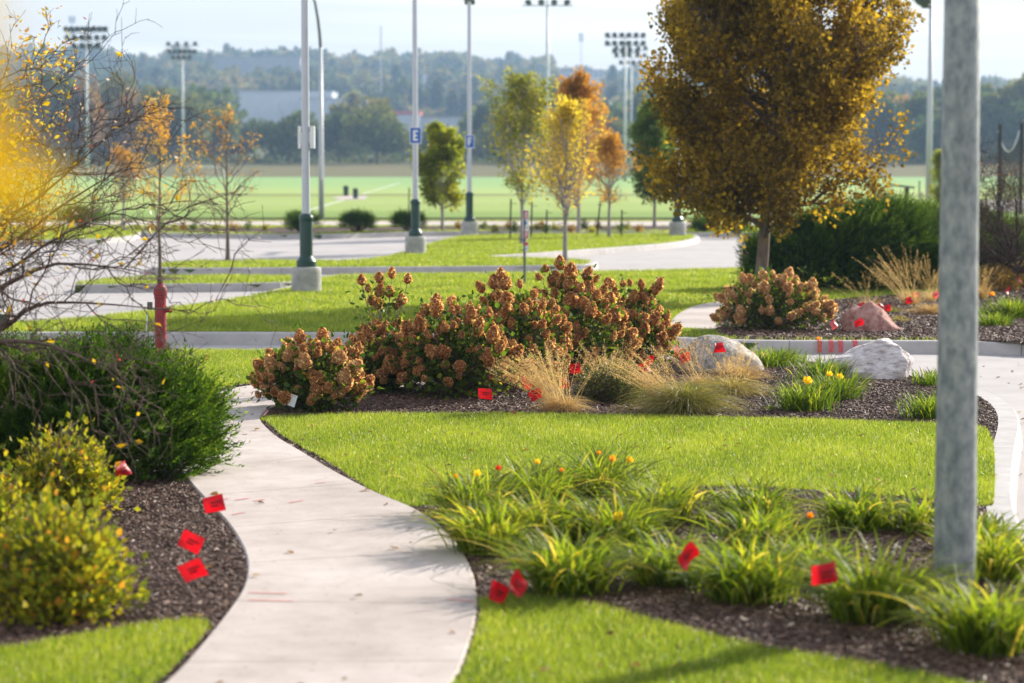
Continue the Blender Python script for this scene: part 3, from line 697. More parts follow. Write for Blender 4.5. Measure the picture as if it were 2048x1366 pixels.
# spreading bare trees
def bare_tree(label, loc, seed, stems, k1, k2, k3, k4, leafspec, l=(1, .55, .28, .14), droop=.0, trunk=.05, group=None, name='crabapple_tree', bark='bark_dark', extra=None):
    rng = np.random.default_rng(seed); root = thing(name, label, 'tree', loc, group)
    S = []
    for s_ in stems:
        q_ = smooth_poly(np.array(s_), False, 6); u = np.linspace(0, len(q_) - 1, 13); S.append(np.stack([np.interp(u, np.arange(len(q_)), q_[:, c]) for c in range(3)], -1))
    S = np.array(S)
    S = S + np.cumsum(rng.normal(size=S.shape), 1) * .012
    R = trunk * np.linspace(1, .08, 13)[None] * np.ones((len(S), 1)) * rng.uniform(.7, 1.1, (len(S), 1))
    g = Geo(); g.tubes(S, R, 7)
    A1, r1, _ = sprout(S, R, k1, rng, .25, 1, .7, l[0], -droop, .5, 7, .11, .05, .35, .006)
    A2, r2, _ = sprout(A1, r1, k2, rng, .15, 1, .8, l[1], -droop, .6, 6, .12, .05, .4, .0042)
    A3, r3, _ = sprout(A2, r2, k3, rng, .15, 1, .85, l[2], -droop * .5, .65, 4, .13, .05, .5, .003)
    A4, r4, _ = sprout(A3, r3, k4, rng, .2, 1, .9, l[3], 0, .7, 3, .14, .05, .6, .0024)
    for a_, r_, sd in ((A1, r1, 5), (A2, r2, 4), (A3, r3, 3), (A4, r4, 3)): g.tubes(a_, r_, sd)
    g.build('trunk', M[bark], root, smooth=True)
    for nm, mt, cnt, size, fn in leafspec:
        lv = Geo(); pool = np.concatenate([A4, A3[:, [0, 1, 3]]]); pool = pool[fn(pool[:, -1])] if fn else pool
        if len(pool): 
            leaves_along(lv, pool, cnt, rng, .02, size, LEAF_V, LEAF_F, (.5, .25), .2); lv.build(nm, M[mt], root)
    return root

lb = np.array(P(-170, 800, 17.2)); lb[2] = 0
def lp(px, py, y): return np.array(P(px, py, y)) - lb
stems = [[(0, 0, -.05), lp(-130, 640, 17.1), lp(-40, 520, 17.0), lp(90, 440, 16.8), lp(255, 330, 16.6)],
         [(0, 0, -.05), lp(-120, 600, 17.3), lp(-50, 420, 17.4), lp(20, 300, 17.5), lp(95, 190, 17.4)],
         [(0, 0, -.05), lp(-140, 660, 17.0), lp(-10, 560, 16.7), lp(130, 475, 16.4), lp(300, 425, 16.2)],
         [(0, 0, -.05), lp(-120, 740, 16.9), lp(10, 668, 16.5), lp(110, 612, 16.3), lp(330, 620, 16.0)],
         [(0, 0, -.05), lp(-130, 620, 17.6), lp(-70, 420, 18.0), lp(-20, 260, 18.2), lp(10, 140, 18.3)],
         [(0, 0, -.05), lp(-140, 690, 16.8), lp(-10, 585, 16.3), lp(100, 545, 16.0), lp(270, 565, 15.8)],
         [(0, 0, -.05), lp(-130, 650, 17.4), lp(-20, 470, 17.2), lp(90, 360, 17.0), lp(215, 235, 17.0)],
         [(0, 0, -.05), lp(-150, 740, 16.6), lp(-40, 690, 15.9), lp(60, 690, 15.6), lp(170, 725, 15.4)]]
up_f = lambda p: (p[:, 2] > 1.75 - .0 * p[:, 0]) & (p[:, 0] < 1.5)
bare_tree('wide bare crabapple with yellow leaves, its twigs reaching over the left juniper', lb, 51, stems, 8, 4, 3, 2,
          [('leaves', 'leaf_gold', 900, .045, lambda p: (p[:, 2] > 1.95) & (p[:, 0] < 1.05)), ('old_leaves', 'leaf_orange', 1800, .042, lambda p: (p[:, 2] > 1.75) & (p[:, 0] < .95)), ('stray_leaves', 'leaf_yellow', 90, .06, lambda p: p[:, 0] > .6), ('red_leaves', 'red_petal', 26, .03, None), ('pale_leaves', 'leaf_pinkwhite', 240, .03, lambda p: p[:, 2] > 1.2)],
          l=(.6, .42, .27, .15), trunk=.034)
rb = G(2028, 580)
q = rb[1] / F
st2 = [[(0, 0, -.05), (.03, 0, .35), (-.15 * k_, .1 * k_, .8), (-.3 * k_ - .1, .2 * k_, 1.3), (-.35 * k_ - .2, .25 * k_, 1.9)] for k_ in (1.6, .6, -.5, -1.5)] + \
      [[(0, 0, -.05), (0, .02, .35), (-.35, -.3, .6), (-.65, -.5, .85), (-.85, -.6, 1.1)], [(0, 0, -.05), (0, .02, .3), (.3, -.3, .6), (.6, -.5, .9), (.85, -.5, 1.3)]]
bare_tree('leafless dark twiggy tree right of the galvanised pole', rb, 52, st2, 12, 7, 4, 3, [('leaves', 'leaf_orange', 60, .05, lambda p: p[:, 2] > 1.6)], l=(.7, .4, .24, .13), trunk=.06)

# out of focus leafy branch beside the lens
nt_ = thing('sapling', 'blurred bright yellow leafy sapling at the left edge close to the viewer', 'tree', (-.62, 1.15, 0))
rng = np.random.default_rng(61)
g = Geo(); tr = straight((0, 0, -.02), (.0, 0, 2.7), 10, .006, rng)[None]; R0 = np.linspace(.018, .005, 10)[None]
g.tubes(tr, R0, 8)
NB = []
for zz, dx in ((2.25, .265), (2.275, .31), (2.30, .327), (2.325, .327), (2.345, .305), (2.355, .275), (2.31, .323), (2.29, .327)):
    NB.append(np.array([(0, 0, zz - .12), (dx * .35, .0, zz - .07), (dx * .7, rng.uniform(-.04, .04), zz - .02), (dx, rng.uniform(-.05, .05), zz)]))
NB = np.array(NB); g.tubes(NB, np.linspace(.004, .0015, 4)[None] * np.ones((len(NB), 1)), 5)
g.build('trunk', M['bark_dark'], nt_, smooth=True)
lv = Geo(); leaves_along(lv, NB, 620, rng, .018, .05, LEAF_V * np.array([1.3, 1, 1]), LEAF_F, (.5, .25), .1, t0=.55); lv.build('crown', M['leaf_yellow'], nt_)

# ------------------------------------------------------------------ junipers
def plume_template(n=11):
    V = []; Fc = []
    for i in range(n):
        y = .12 + .80 * i / (n - 1); sgn = 1 if i % 2 else -1; ang = i * 2.4
        c, s_ = math.cos(ang), math.sin(ang); l = .24 * (1.15 - .75 * i / n)
        b = np.array([0, y, .12 * y * y]); d = np.array([c * .75, .8, s_ * .75]) * l; p = np.array([-s_, 0, c]) * .028
        k = len(V); V += [b - p, b + p, b + d]; Fc.append((k, k + 1, k + 2))
    k = len(V); V += [(-.016, 0, 0), (.016, 0, 0), (0, 1.05, .14)]; Fc.append((k, k + 1, k + 2))
    return np.array(V, float), [np.array(Fc)]
PLV, PLF = plume_template()
def juniper(label, loc, half, n, size, seed, lean=(0, 0), lumps=14, mat='juniper', group=None, name='juniper_shrub', ups=.55, skirt=.0):
    """half = half width, half depth, height"""
    rng = np.random.default_rng(seed); root = thing(name, label, 'shrub', loc, group); a, b_, h = half
    th = rng.uniform(0, 2 * np.pi, lumps); rr = np.sqrt(rng.random(lumps)) * .74
    hz = h * (1 - (rr * .95) ** 2.4) * rng.uniform(.5, .8, lumps)
    C = np.stack([a * rr * np.cos(th), b_ * rr * np.sin(th), hz * .75], -1)
    Rl = np.stack([a * rng.uniform(.26, .42, lumps), b_ * rng.uniform(.26, .42, lumps), np.minimum(h - C[:, 2], h * .5) * rng.uniform(.85, 1.05, lumps)], -1)
    C = np.vstack([C, [[0, 0, h * .35]]]); Rl = np.vstack([Rl, [[a * .78, b_ * .78, h * .48]]])
    w = np.concatenate([np.full(lumps, .78 / lumps), [.22]])
    idx = rng.choice(lumps + 1, n, p=w); d = nrm(rng.normal(size=(n, 3))); d[:, 2] = np.where(d[:, 2] < -.35, -d[:, 2], d[:, 2])
    rad = np.where(rng.random(n) < .75, rng.uniform(.82, 1.02, n), rng.uniform(.3, .85, n))
    pos = C[idx] + d * Rl[idx] * rad[:, None]; pos[:, 2] = np.abs(pos[:, 2]) + .02
    if skirt:
        m_ = rng.random(n) < skirt; ta = rng.uniform(0, 2 * np.pi, n); ra = rng.uniform(.8, 1.0, n)
        rim = np.stack([a * ra * np.cos(ta), b_ * ra * np.sin(ta), h * rng.uniform(0, .55, n)], -1)
        pos = np.where(m_[:, None], rim, pos); d = np.where(m_[:, None], np.stack([np.cos(ta), np.sin(ta), np.full(n, .1)], -1), d)
    dr = nrm(d + rng.normal(0, .35, (n, 3)) + np.array([lean[0], lean[1], ups]))
    col = np.clip(rng.normal(.5, .18, n) + rng.normal(0, .16, lumps + 1)[idx], 0, 1)
    g = Geo(); g.scatter(PLV, PLF, pos, frames(dr, rng), size * rng.uniform(.55, 1.3, n), col)
    g.build('foliage', M[mat], root)
    # branches inside
    k = 40; e = rng.integers(0, n, k); st_ = np.zeros((k, 5, 3)); t = np.linspace(0, 1, 5)[:, None]
    for i in range(k): st_[i] = np.array([0, 0, .02]) + (pos[e[i]] * .9) * t; st_[i, :, 2] = pos[e[i], 2] * .9 * (t[:, 0] ** 1.4)
    g2 = Geo(); g2.tubes(st_, np.linspace(.02, .005, 5)[None] * np.ones((k, 1)), 5); g2.build('branches', M['bark_dark'], root, smooth=True)
    return root
s_ = depth(965) / F
b1 = G(196, 952)
juniper('big dark green spreading juniper at the left beside the winding path', b1, (.78, .7, .86), 9800, .28, 71, (.3, -.05), 19, ups=.75, skirt=.12)
b1b = G(-40, 930)
juniper('dark green juniper at the left edge behind the golden shrubs', b1b, (.75, .75, .90), 6500, .235, 72, (.15, 0), 13, ups=.75)
b2 = G(1700, 577)
juniper('long dark green juniper stretching right from under the big maple', b2, (2.0, 1.0, 1.62), 22000, .27, 73, (.55, 0), 24, 'juniper_far', ups=.4, skirt=.3)
b2 = G(1885, 568)
juniper('dark juniper mass half hidden by the galvanised pole', b2, (1.6, 1.1, 1.5), 11000, .27, 74, (.5, 0), 18, 'juniper_far', ups=.4, skirt=.3)
b2 = G(2060, 560)
juniper('dark juniper behind the leafless twiggy tree', b2, (1.5, 1.0, 1.25), 5200, .26, 75, (.3, 0), 14, 'juniper_far', ups=.4)
for px, py, hw, hh, lb_ in ((605, 467, 42, 38, 'round dark juniper behind the green sleeve of the nearest lamp post'), (713, 465, 37, 36, 'round dark juniper alone between two lamp posts on the mulch strip'),
                            (816, 463, 35, 35, 'round dark juniper behind the lamp post lettered E'), (1408, 464, 34, 20, 'low dark green juniper under the left edge of the maple crown'), (1475, 468, 30, 20, 'low dark juniper behind the maple trunk'), (165, 458, 58, 42, 'dark evergreen mound behind the crabapple twigs at the left')):
    b = G(px, py); s = b[1] / F
    juniper(lb_, b, (hw * s, hw * s * .8, hh * s), 1300, .26, 80 + px, (0, 0), 9, 'juniper_far', ups=.6)

# ------------------------------------------------------------------ hydrangeas
def bloom_mesh(seed, mat, n=220):
    rng = np.random.default_rng(seed); g = Geo()
    i = np.arange(n) + .5; ph = np.arccos(1 - 2 * i / n); th = np.pi * (1 + 5 ** .5) * i
    d = np.stack([np.cos(th) * np.sin(ph), np.sin(th) * np.sin(ph), np.cos(ph)], -1)
    zz = d[:, 2]; rad = .055 * (1 - .25 * zz) * (1 + .10 * np.sin(th * 3 + seed)) * rng.uniform(.62, 1.22, n)
    pos = np.stack([d[:, 0] * rad, d[:, 1] * rad, .068 + zz * .072 * rng.uniform(.85, 1.1, n)], -1)
    tV = np.array([(0, -.1, 0), (.5, .35, .12), (0, 1, .0), (-.5, .35, .12)], float) - np.array([0, .4, 0])
    # petals lie roughly tangential: leaf normal along d
    d = nrm(d + rng.normal(0, .55, d.shape)); s_ = nrm(np.cross(d, rng.normal(size=d.shape))); y_ = np.cross(d, s_)
    R = np.stack([s_, nrm(y_ + d * .5), nrm(d)], -1)
    g.scatter(tV, [np.array([(0, 1, 2), (0, 2, 3)])], pos, R, .021 * rng.uniform(.7, 1.3, n), np.clip(rng.normal(.52, .3, n), 0, 1))
    pos2 = pos * np.array([.72, .72, 1]); R2 = np.stack([s_, y_, d], -1)
    g.scatter(tV, [np.array([(0, 1, 2), (0, 2, 3)])], pos2, R2, .03, np.clip(rng.normal(.2, .1, n), 0, 1))
    return g.mesh('flower_head', mat)
BL = [bloom_mesh(i, M['hyd_bloom'], 190 + 14 * i) for i in range(6)]; BL2 = [bloom_mesh(i + 9, M['hyd_bloom2']) for i in range(4)]
def hydrangea(label, loc, half, nb, seed, blooms, nleaf, extra=(), bs=1.0, group=None, lowcut=.18, lsz=.058):
    rng = np.random.default_rng(seed); root = thing('hydrangea_shrub', label, 'shrub', loc, group); a, b_, h = half
    i = np.arange(nb) + .5; u = i / nb; ph = np.arccos(1 - u * .98); th = np.pi * (1 + 5 ** .5) * i + rng.normal(0, .2, nb)
    E = np.stack([a * np.cos(th) * np.sin(ph), b_ * np.sin(th) * np.sin(ph), h * (lowcut + (1 - lowcut) * np.cos(ph))], -1) * rng.uniform(.80, 1.06, (nb, 1))
    if len(extra): E = np.vstack([E, np.array(extra) - np.array(loc)])
    n = len(E); t = np.linspace(0, 1, 7)
    B0 = np.stack([rng.normal(0, .07 * a, n), rng.normal(0, .07 * b_, n), np.full(n, -.02)], -1)
    S = B0[:, None] + (E - B0)[:, None] * t[None, :, None]
    S[:, :, 2] = B0[:, 2:] + (E[:, 2:] - B0[:, 2:]) * (t ** .75)
    w = np.cumsum(rng.normal(size=S.shape), 1) * .008; w -= w[:, :1]; w -= w[:, -1:] * t[None, :, None]; S += w
    g = Geo(); g.tubes(S, np.linspace(.0065, .0025, 7)[None] * np.ones((n, 1)), 5)
    T2, r2, _ = sprout(S, np.full((n, 7), .004), 3, rng, .45, .92, .7, .22, .1, .7, 4, .08, .1, .4, .0018); g.tubes(T2, r2, 4)
    g.build('stems', M['stem'], root, smooth=True)
    lv = Geo(); leaves_along(lv, S, int(nleaf * .5), rng, .05, lsz, ROUND_V, ROUND_F, (.42, .24), .1, .25)
    leaves_along(lv, T2, int(nleaf * .5), rng, .04, lsz, ROUND_V, ROUND_F, (.42, .24), .1)
    lv.build('leaves', M['hyd_leaf'], root)
    tip = nrm(S[:, -1] - S[:, -2])
    order = rng.permutation(n)[:100] if n > 100 else range(n)
    for k in order:
        d = Vector(tuple(nrm(tip[k] * .8 + np.array([0, 0, .45]) + rng.normal(0, .25, 3)))); q_ = d.to_track_quat('Z', 'Y').to_euler()
        inst('flower_head', blooms[rng.integers(len(blooms))], root, tuple(S[k, -1] - .02 * tip[k]), q_, bs * 1.07 * rng.uniform(.6, 1.3) * rng.uniform(.85, 1.15, 3))
    return root
HG = 'hydrangea shrubs with dried brown flower heads'
b = G(622, 822)
hydrangea('small tan headed hydrangea at the bed corner beside the path', b, (.53, .45, .66), 98, 91, BL2[:1] + BL[:3], 1900, bs=.80, group=HG)
def tall(y, pts): return [P(a_, b_, y) for a_, b_ in pts]
b = G(770, 785)
hydrangea('brown hydrangea with tall bare sprigs rising at its back left', b, (.48, .45, .66), 90, 92, BL, 1700, bs=.80, group=HG,
          extra=tall(b[1] + .2, [(724, 566), (735, 580), (758, 562), (784, 552), (815, 562), (742, 605), (755, 588), (778, 590), (795, 612), (757, 612), (805, 605)]))
b = G(915, 795)
hydrangea('largest brown hydrangea with dark green skirt behind a single red flag', b, (.62, .52, .92), 100, 93, BL, 3000, bs=.82, group=HG)
b = G(1035, 772)
hydrangea('tall brown hydrangea in the middle of the row', b, (.55, .5, 1.03), 98, 94, BL, 2200, bs=.84, group=HG, extra=tall(b[1], [(1000, 560), (1010, 575), (965, 580), (985, 572)]))
b = G(1150, 755)
hydrangea('tallest brown hydrangea just right of the sign post', b, (.62, .5, 1.05), 90, 95, BL, 2000, bs=.86, group=HG,
          extra=tall(b[1], [(1092, 540), (1120, 535), (1134, 545), (1115, 550), (1142, 552), (1170, 555), (1190, 560), (1080, 556), (1100, 562), (1130, 570), (1150, 565)]))
b = G(1262, 740)
hydrangea('brown hydrangea at the right end of the row beside the grey boulder', b, (.50, .45, .78), 90, 96, BL, 1800, bs=.86, group=HG,
          extra=tall(b[1], [(1222, 572), (1245, 570), (1262, 568), (1285, 575), (1310, 585), (1318, 577), (1230, 590), (1270, 590), (1295, 600)]))
b = G(1545, 662)
hydrangea('pinkish tan hydrangea across the drive beside the pink boulder', b, (.80, .6, .76), 100, 97, BL2, 2600, bs=.92, group=HG)

# ------------------------------------------------------------------ grasses and perennials
def strap_clump(name, label, cat, loc, n, L, w, seed, mat='daylily', elev=(.75, 1.35), gravity=.55, r0=.07, group=None, flowers=(), rmean=.42, nseg=7):
    rng = np.random.default_rng(seed); root = thing(name, label, cat, loc, group)
    az = rng.uniform(0, 2 * np.pi, n); el = rng.uniform(*elev, n); Ln = L * rng.uniform(.5, 1.15, n)
    t = np.linspace(0, 1, nseg); h = np.stack([np.cos(az), np.sin(az)], -1)
    d0 = h * np.cos(el)[:, None]
    b_ = rng.normal(0, r0 * .6, (n, 2)) + h * r0 * .4
    Pn = np.zeros((n, nseg, 3))
    out = (np.cos(el)[:, None] * t + gravity * .55 * t ** 2.2)
    Pn[:, :, :2] = b_[:, None] + h[:, None] * (Ln[:, None] * out)[..., None]
    Pn[:, :, 2] = np.maximum(Ln[:, None] * (np.sin(el)[:, None] * t - gravity * rng.uniform(.5, 1.3, n)[:, None] * t ** 2.6), .01)
    side = np.stack([-h[:, 1], h[:, 0], rng.normal(0, .35, n)], -1); side = nrm(side)
    W = (w * rng.uniform(.7, 1.2, n))[:, None] * np.array([.75, 1, 1, .92, .75, .45, .06])[None] if nseg == 7 else (w * rng.uniform(.7, 1.2, n))[:, None] * (1.02 - t ** 2)[None]
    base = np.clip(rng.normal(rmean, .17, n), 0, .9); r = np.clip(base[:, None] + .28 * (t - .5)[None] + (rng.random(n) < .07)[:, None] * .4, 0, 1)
    g = Geo(); g.ribbons(Pn, W, side, r); g.build('leaves', M[mat], root)
    for (fx, fy, fz, mt, sc) in flowers:
        f = Geo(); fz = fz * .70; f.rod((fx * .3, fy * .3, .05), (fx, fy, fz), .004, 5, m=1)
        k = 6; a = np.arange(k) * np.pi / 3
        d = nrm(np.stack([np.cos(a), np.sin(a), np.full(k, .65)], -1)); s1 = np.stack([-np.sin(a), np.cos(a), np.zeros(k)], -1)
        R = np.stack([s1, d, np.cross(s1, d)], -1)
        tilt = np.array([[1, 0, 0], [0, .6, -.8], [0, .8, .6]])
        f.scatter(ROUND_V * np.array([1.1, 1, 1.5]), ROUND_F, np.repeat([[fx, fy, fz]], k, 0), np.einsum('ij,njk->nik', tilt, R), .034 * sc, rng.random(k))
        f.build('flower', [M[mt], M['daylily']], root)
    return root
LG = 'daylily clumps'
# px, py, scale, label, flowers
front = [(1135, 1190, 1.10, 'broad daylily clump right of the pair of red flags by the path', [(.05, -.1, .34, 'yellow_petal', .5)]),
         (985, 1112, 1.05, 'yellow green daylily clump leaning over the path edge', []),
         (1085, 1095, 1.05, 'bright daylily clump in the thick of the bed with no flower', []),
         (948, 1040, 1.05, 'daylily clump with red and yellow blooms at the upper left of the bed', [(.02, .05, .42, 'yellow_petal', 1.0), (.16, .1, .46, 'red_petal', .8), (-.12, .02, .40, 'orange_petal', .7)]),
         (1075, 1020, 1.0, 'daylily clump with one yellow bloom against the lawn edge', [(-.0, .1, .44, 'yellow_petal', .8), (.16, 0, .38, 'orange_petal', .6)]),
         (1190, 1000, 1.05, 'dark centred daylily clump with a pair of orange blooms at the lawn edge', [(.12, .0, .40, 'orange_petal', 1.0), (.24, .05, .38, 'yellow_petal', 1.0), (.03, .1, .44, 'orange_petal', .7)]),
         (1225, 1098, 1.05, 'daylily clump bearing a large yellow bloom in the bed centre', [(.03, -.12, .30, 'yellow_petal', 1.25)]),
         (1325, 1050, 1.0, 'yellowing daylily clump behind the diamond shaped red flag', []),
         (1340, 1172, .92, 'daylily clump right at the diamond shaped red flag', []),
         (1495, 1205, 1.05, 'dark based daylily clump between the two big red flags', []),
         (1520, 1110, .9, 'pale tipped daylily clump above the dark based clump', [(.3, .05, .32, 'orange_petal', .8)]),
         (1515, 1048, .85, 'small dark daylily clump alone on the mulch by the lawn', []),
         (1712, 1062, .85, 'small daylily clump with dark mulch gap on its left', []),
         (1745, 1245, 1.15, 'large daylily clump left of the galvanised pole foot', [(.0, .0, .36, 'red_petal', .35)]),
         (1848, 1066, .75, 'little daylily clump touching the left side of the pole', []),
         (1975, 1305, 1.1, 'large daylily clump in front of the galvanised pole foot', []),
         (1985, 1160, .95, 'orange tinged daylily clump between pole and kerb', []),
         (1960, 1100, .7, 'low green daylily tuft at the kerb right of the pole', []),
         (1620, 1160, .8, 'pale daylily clump behind the cupped red flag', [])]
for i, (px, py, sc, lb_, fl) in enumerate(front):
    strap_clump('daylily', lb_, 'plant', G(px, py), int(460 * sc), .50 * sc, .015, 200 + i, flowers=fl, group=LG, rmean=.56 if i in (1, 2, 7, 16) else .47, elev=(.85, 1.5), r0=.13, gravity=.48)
back = [(1608, 822, .95, 'rounded daylily clump with yellow blooms in front of the white boulder', [(.02, -.08, .27, 'yellow_petal', 1.0), (.24, .05, .32, 'yellow_petal', .7)]),
        (1668, 800, .95, 'daylily clump with a small yellow bloom left of the white boulder', [(.04, -.1, .22, 'yellow_petal', .8)]),
        (1645, 760, .8, 'daylily clump with tall flower stalks behind the rounded clump', [(-.05, 0, .42, 'orange_petal', .5)]),
        (1536, 735, .8, 'daylily clump right beside the grey boulder', []), (1568, 728, .6, 'little daylily tuft on the drive side of the grey boulder', []),
        (1862, 838, .8, 'daylily clump cut by the left side of the galvanised pole', []), (1868, 772, .6, 'small daylily tuft by the drive left of the galvanised pole', []),
        (1985, 655, .75, 'low daylily clump on the far bed right of the pole', []), (2025, 640, 1.2, 'tall daylily clump on the far bed at the right edge', []), (1970, 640, .7, 'daylily clump with an orange bloom on the far bed', [(.1, 0, .36, 'orange_petal', .9)])]
for i, (px, py, sc, lb_, fl) in enumerate(back):
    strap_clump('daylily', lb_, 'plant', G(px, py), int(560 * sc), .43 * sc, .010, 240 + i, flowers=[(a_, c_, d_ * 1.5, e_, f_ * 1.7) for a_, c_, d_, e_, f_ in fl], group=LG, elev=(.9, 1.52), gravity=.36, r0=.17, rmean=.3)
strap_clump('weed', 'tiny yellow green weed on the mulch in front of the rounded daylilies', 'plant', G(1540, 822), 26, .13, .010, 270, r0=.03)

def fountain_grass(label, loc, seed, mound, stalks, mat='strawgrass', group=None, name='ornamental_grass', rm=.5):
    """mound: (n, length, width, gravity, elev) ; stalks: (n, length, lean vector, spread)"""
    rng = np.random.default_rng(seed); root = thing(name, label, 'plant', loc, group)
    n, L, w, gv, ev = mound; ns = 7
    az = rng.uniform(0, 2 * np.pi, n); el = rng.uniform(*ev, n); Ln = L * rng.uniform(.55, 1.2, n); t = np.linspace(0, 1, ns)
    h = np.stack([np.cos(az), np.sin(az)], -1); Pn = np.zeros((n, ns, 3))
    Pn[:, :, :2] = (rng.normal(0, .05, (n, 2)))[:, None] + h[:, None] * (Ln[:, None] * (np.cos(el)[:, None] * t + gv * .5 * t ** 2))[..., None]
    Pn[:, :, 2] = np.maximum(Ln[:, None] * (np.sin(el)[:, None] * t - gv * t ** 2.4), .004)
    side = nrm(np.stack([-h[:, 1], h[:, 0], rng.normal(0, .5, n)], -1))
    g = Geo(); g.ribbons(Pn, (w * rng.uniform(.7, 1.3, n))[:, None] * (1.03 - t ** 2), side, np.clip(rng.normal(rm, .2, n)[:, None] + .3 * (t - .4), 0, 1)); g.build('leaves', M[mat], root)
    if stalks:
        k, SL, lean, spr = stalks
        d = nrm(np.array(lean)[None] + rng.normal(0, spr, (k, 3)) * np.array([1, 1, .4])); d[:, 2] = np.abs(d[:, 2]); sl = SL * rng.uniform(.6, 1.15, k)
        tt = np.linspace(0, 1, 6); S = (rng.normal(0, .05, (k, 3)) * np.array([1, 1, 0]))[:, None] + d[:, None] * (sl[:, None] * tt)[..., None]
        S[:, :, :2] += (d[:, None, :2] * (sl[:, None] * .22 * tt ** 2)[..., None]); S[:, :, 2] -= .12 * sl[:, None] * tt ** 2.2
        g2 = Geo(); g2.ribbons(S, np.full((k, 6), .0026) * (1.1 - .5 * tt), nrm(np.cross(d, rng.normal(size=d.shape))), np.clip(rng.normal(.6, .2, k), 0, 1)); g2.build('stalks', M['strawgrass'], root)
        g3 = Geo(); m_ = k * 40; idx = rng.integers(0, k, m_); ts = 1 - rng.beta(1.2, 2.6, m_) * .62
        pos, tan = poly_at(S, idx, ts); off = rng.normal(0, .022, pos.shape) * (.25 + 1.4 * (1.05 - ts))[:, None]
        g3.scatter(LEAF_V * np.array([.8, 1, 1]), LEAF_F, pos + off, frames(nrm(tan + rng.normal(0, .6, tan.shape)), rng), .013 * rng.uniform(.6, 1.3, m_), np.clip(rng.normal(.5, .25, m_), 0, 1))
        g3.build('seed_heads', M['seed'], root)
    return root
FG = 'ornamental grass clumps'
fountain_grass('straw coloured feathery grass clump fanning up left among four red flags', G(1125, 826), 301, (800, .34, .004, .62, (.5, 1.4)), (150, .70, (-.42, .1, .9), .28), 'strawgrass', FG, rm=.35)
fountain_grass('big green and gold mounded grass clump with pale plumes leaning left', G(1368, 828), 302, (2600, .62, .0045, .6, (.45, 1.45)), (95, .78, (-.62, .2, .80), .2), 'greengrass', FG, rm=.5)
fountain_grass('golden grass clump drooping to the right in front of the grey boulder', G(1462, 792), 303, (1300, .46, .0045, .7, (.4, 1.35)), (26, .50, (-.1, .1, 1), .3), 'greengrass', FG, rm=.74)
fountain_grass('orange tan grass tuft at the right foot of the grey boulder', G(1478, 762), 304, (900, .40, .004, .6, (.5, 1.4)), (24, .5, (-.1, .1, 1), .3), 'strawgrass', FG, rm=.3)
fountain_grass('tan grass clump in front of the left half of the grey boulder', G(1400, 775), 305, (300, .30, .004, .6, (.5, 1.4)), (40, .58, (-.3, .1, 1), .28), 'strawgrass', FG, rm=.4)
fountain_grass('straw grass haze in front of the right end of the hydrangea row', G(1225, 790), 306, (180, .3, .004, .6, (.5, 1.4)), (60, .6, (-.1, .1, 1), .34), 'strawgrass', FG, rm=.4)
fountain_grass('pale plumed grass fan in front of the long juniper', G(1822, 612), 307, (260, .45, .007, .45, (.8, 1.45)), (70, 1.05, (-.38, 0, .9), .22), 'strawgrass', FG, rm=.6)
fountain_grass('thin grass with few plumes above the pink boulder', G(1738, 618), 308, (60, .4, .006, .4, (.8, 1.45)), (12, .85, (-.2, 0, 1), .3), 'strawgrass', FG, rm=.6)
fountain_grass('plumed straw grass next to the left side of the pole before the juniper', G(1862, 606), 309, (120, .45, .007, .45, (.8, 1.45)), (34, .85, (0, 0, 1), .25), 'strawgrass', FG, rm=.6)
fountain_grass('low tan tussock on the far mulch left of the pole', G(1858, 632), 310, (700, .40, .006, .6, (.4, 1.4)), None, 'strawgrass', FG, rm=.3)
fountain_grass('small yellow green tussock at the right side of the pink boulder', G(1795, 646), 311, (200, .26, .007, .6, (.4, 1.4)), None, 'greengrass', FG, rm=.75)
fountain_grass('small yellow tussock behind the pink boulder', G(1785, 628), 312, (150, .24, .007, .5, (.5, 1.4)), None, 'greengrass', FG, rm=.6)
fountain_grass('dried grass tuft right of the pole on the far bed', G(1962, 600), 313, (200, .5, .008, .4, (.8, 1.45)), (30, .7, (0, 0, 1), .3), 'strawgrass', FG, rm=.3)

def leafy_shrub(label, loc, half, n, size, mat, seed, lumps=10, name='leafy_shrub', stems=40, up=.6, group=None, rm=(.5, .25), cat='shrub', parts=True):
    rng = np.random.default_rng(seed); root = thing(name, label, cat, loc, group); a, b_, h = half
    k = stems * 4
    th = rng.uniform(0, 2 * np.pi, k); rr = np.sqrt(rng.random(k)); 
    hz = h * (1 - .75 * rr ** 2.6) * rng.uniform(.45, 1.08, k)
    E = np.stack([a * rr * np.cos(th), b_ * rr * np.sin(th), hz], -1)
    t = np.linspace(0, 1, 6); B0 = E * np.array([.22, .22, 0])
    S = B0[:, None] + (E - B0)[:, None] * np.stack([t ** 1.1, t ** 1.1, t ** .8], -1)[None]
    w = np.cumsum(rng.normal(size=S.shape), 1) * .008; S += w - w[:, :1]
    g = Geo(); g.tubes(S, np.linspace(.004, .0014, 6)[None] * np.ones((k, 1)), 4); g.build('stems', M['stem'], root)
    lv = Geo(); leaves_along(lv, S, n, rng, .022 + .02 * h, size, LEAF_V * np.array([1.25, 1, 1]), LEAF_F, rm, 0, .25, up=up); lv.build('leaves', M[mat], root)
    return root
leafy_shrub('low rounded dark olive shrub between the two plumed grass clumps', G(1222, 806), (.42, .36, .42), 7600, .022, 'box_leaf', 321, stems=60)
SG = 'golden leaved shrubs in the left bed'
leafy_shrub('golden yellow shrub nearest the lawn in the left bed', G(112, 1238), (.48, .42, .60), 6200, .05, 'spirea', 322, stems=85, group=SG, rm=(.52, .25))
leafy_shrub('golden yellow shrub behind the nearest one, a red flag at its right', G(122, 1032), (.43, .4, .60), 5200, .048, 'spirea', 323, stems=80, group=SG, rm=(.52, .25))
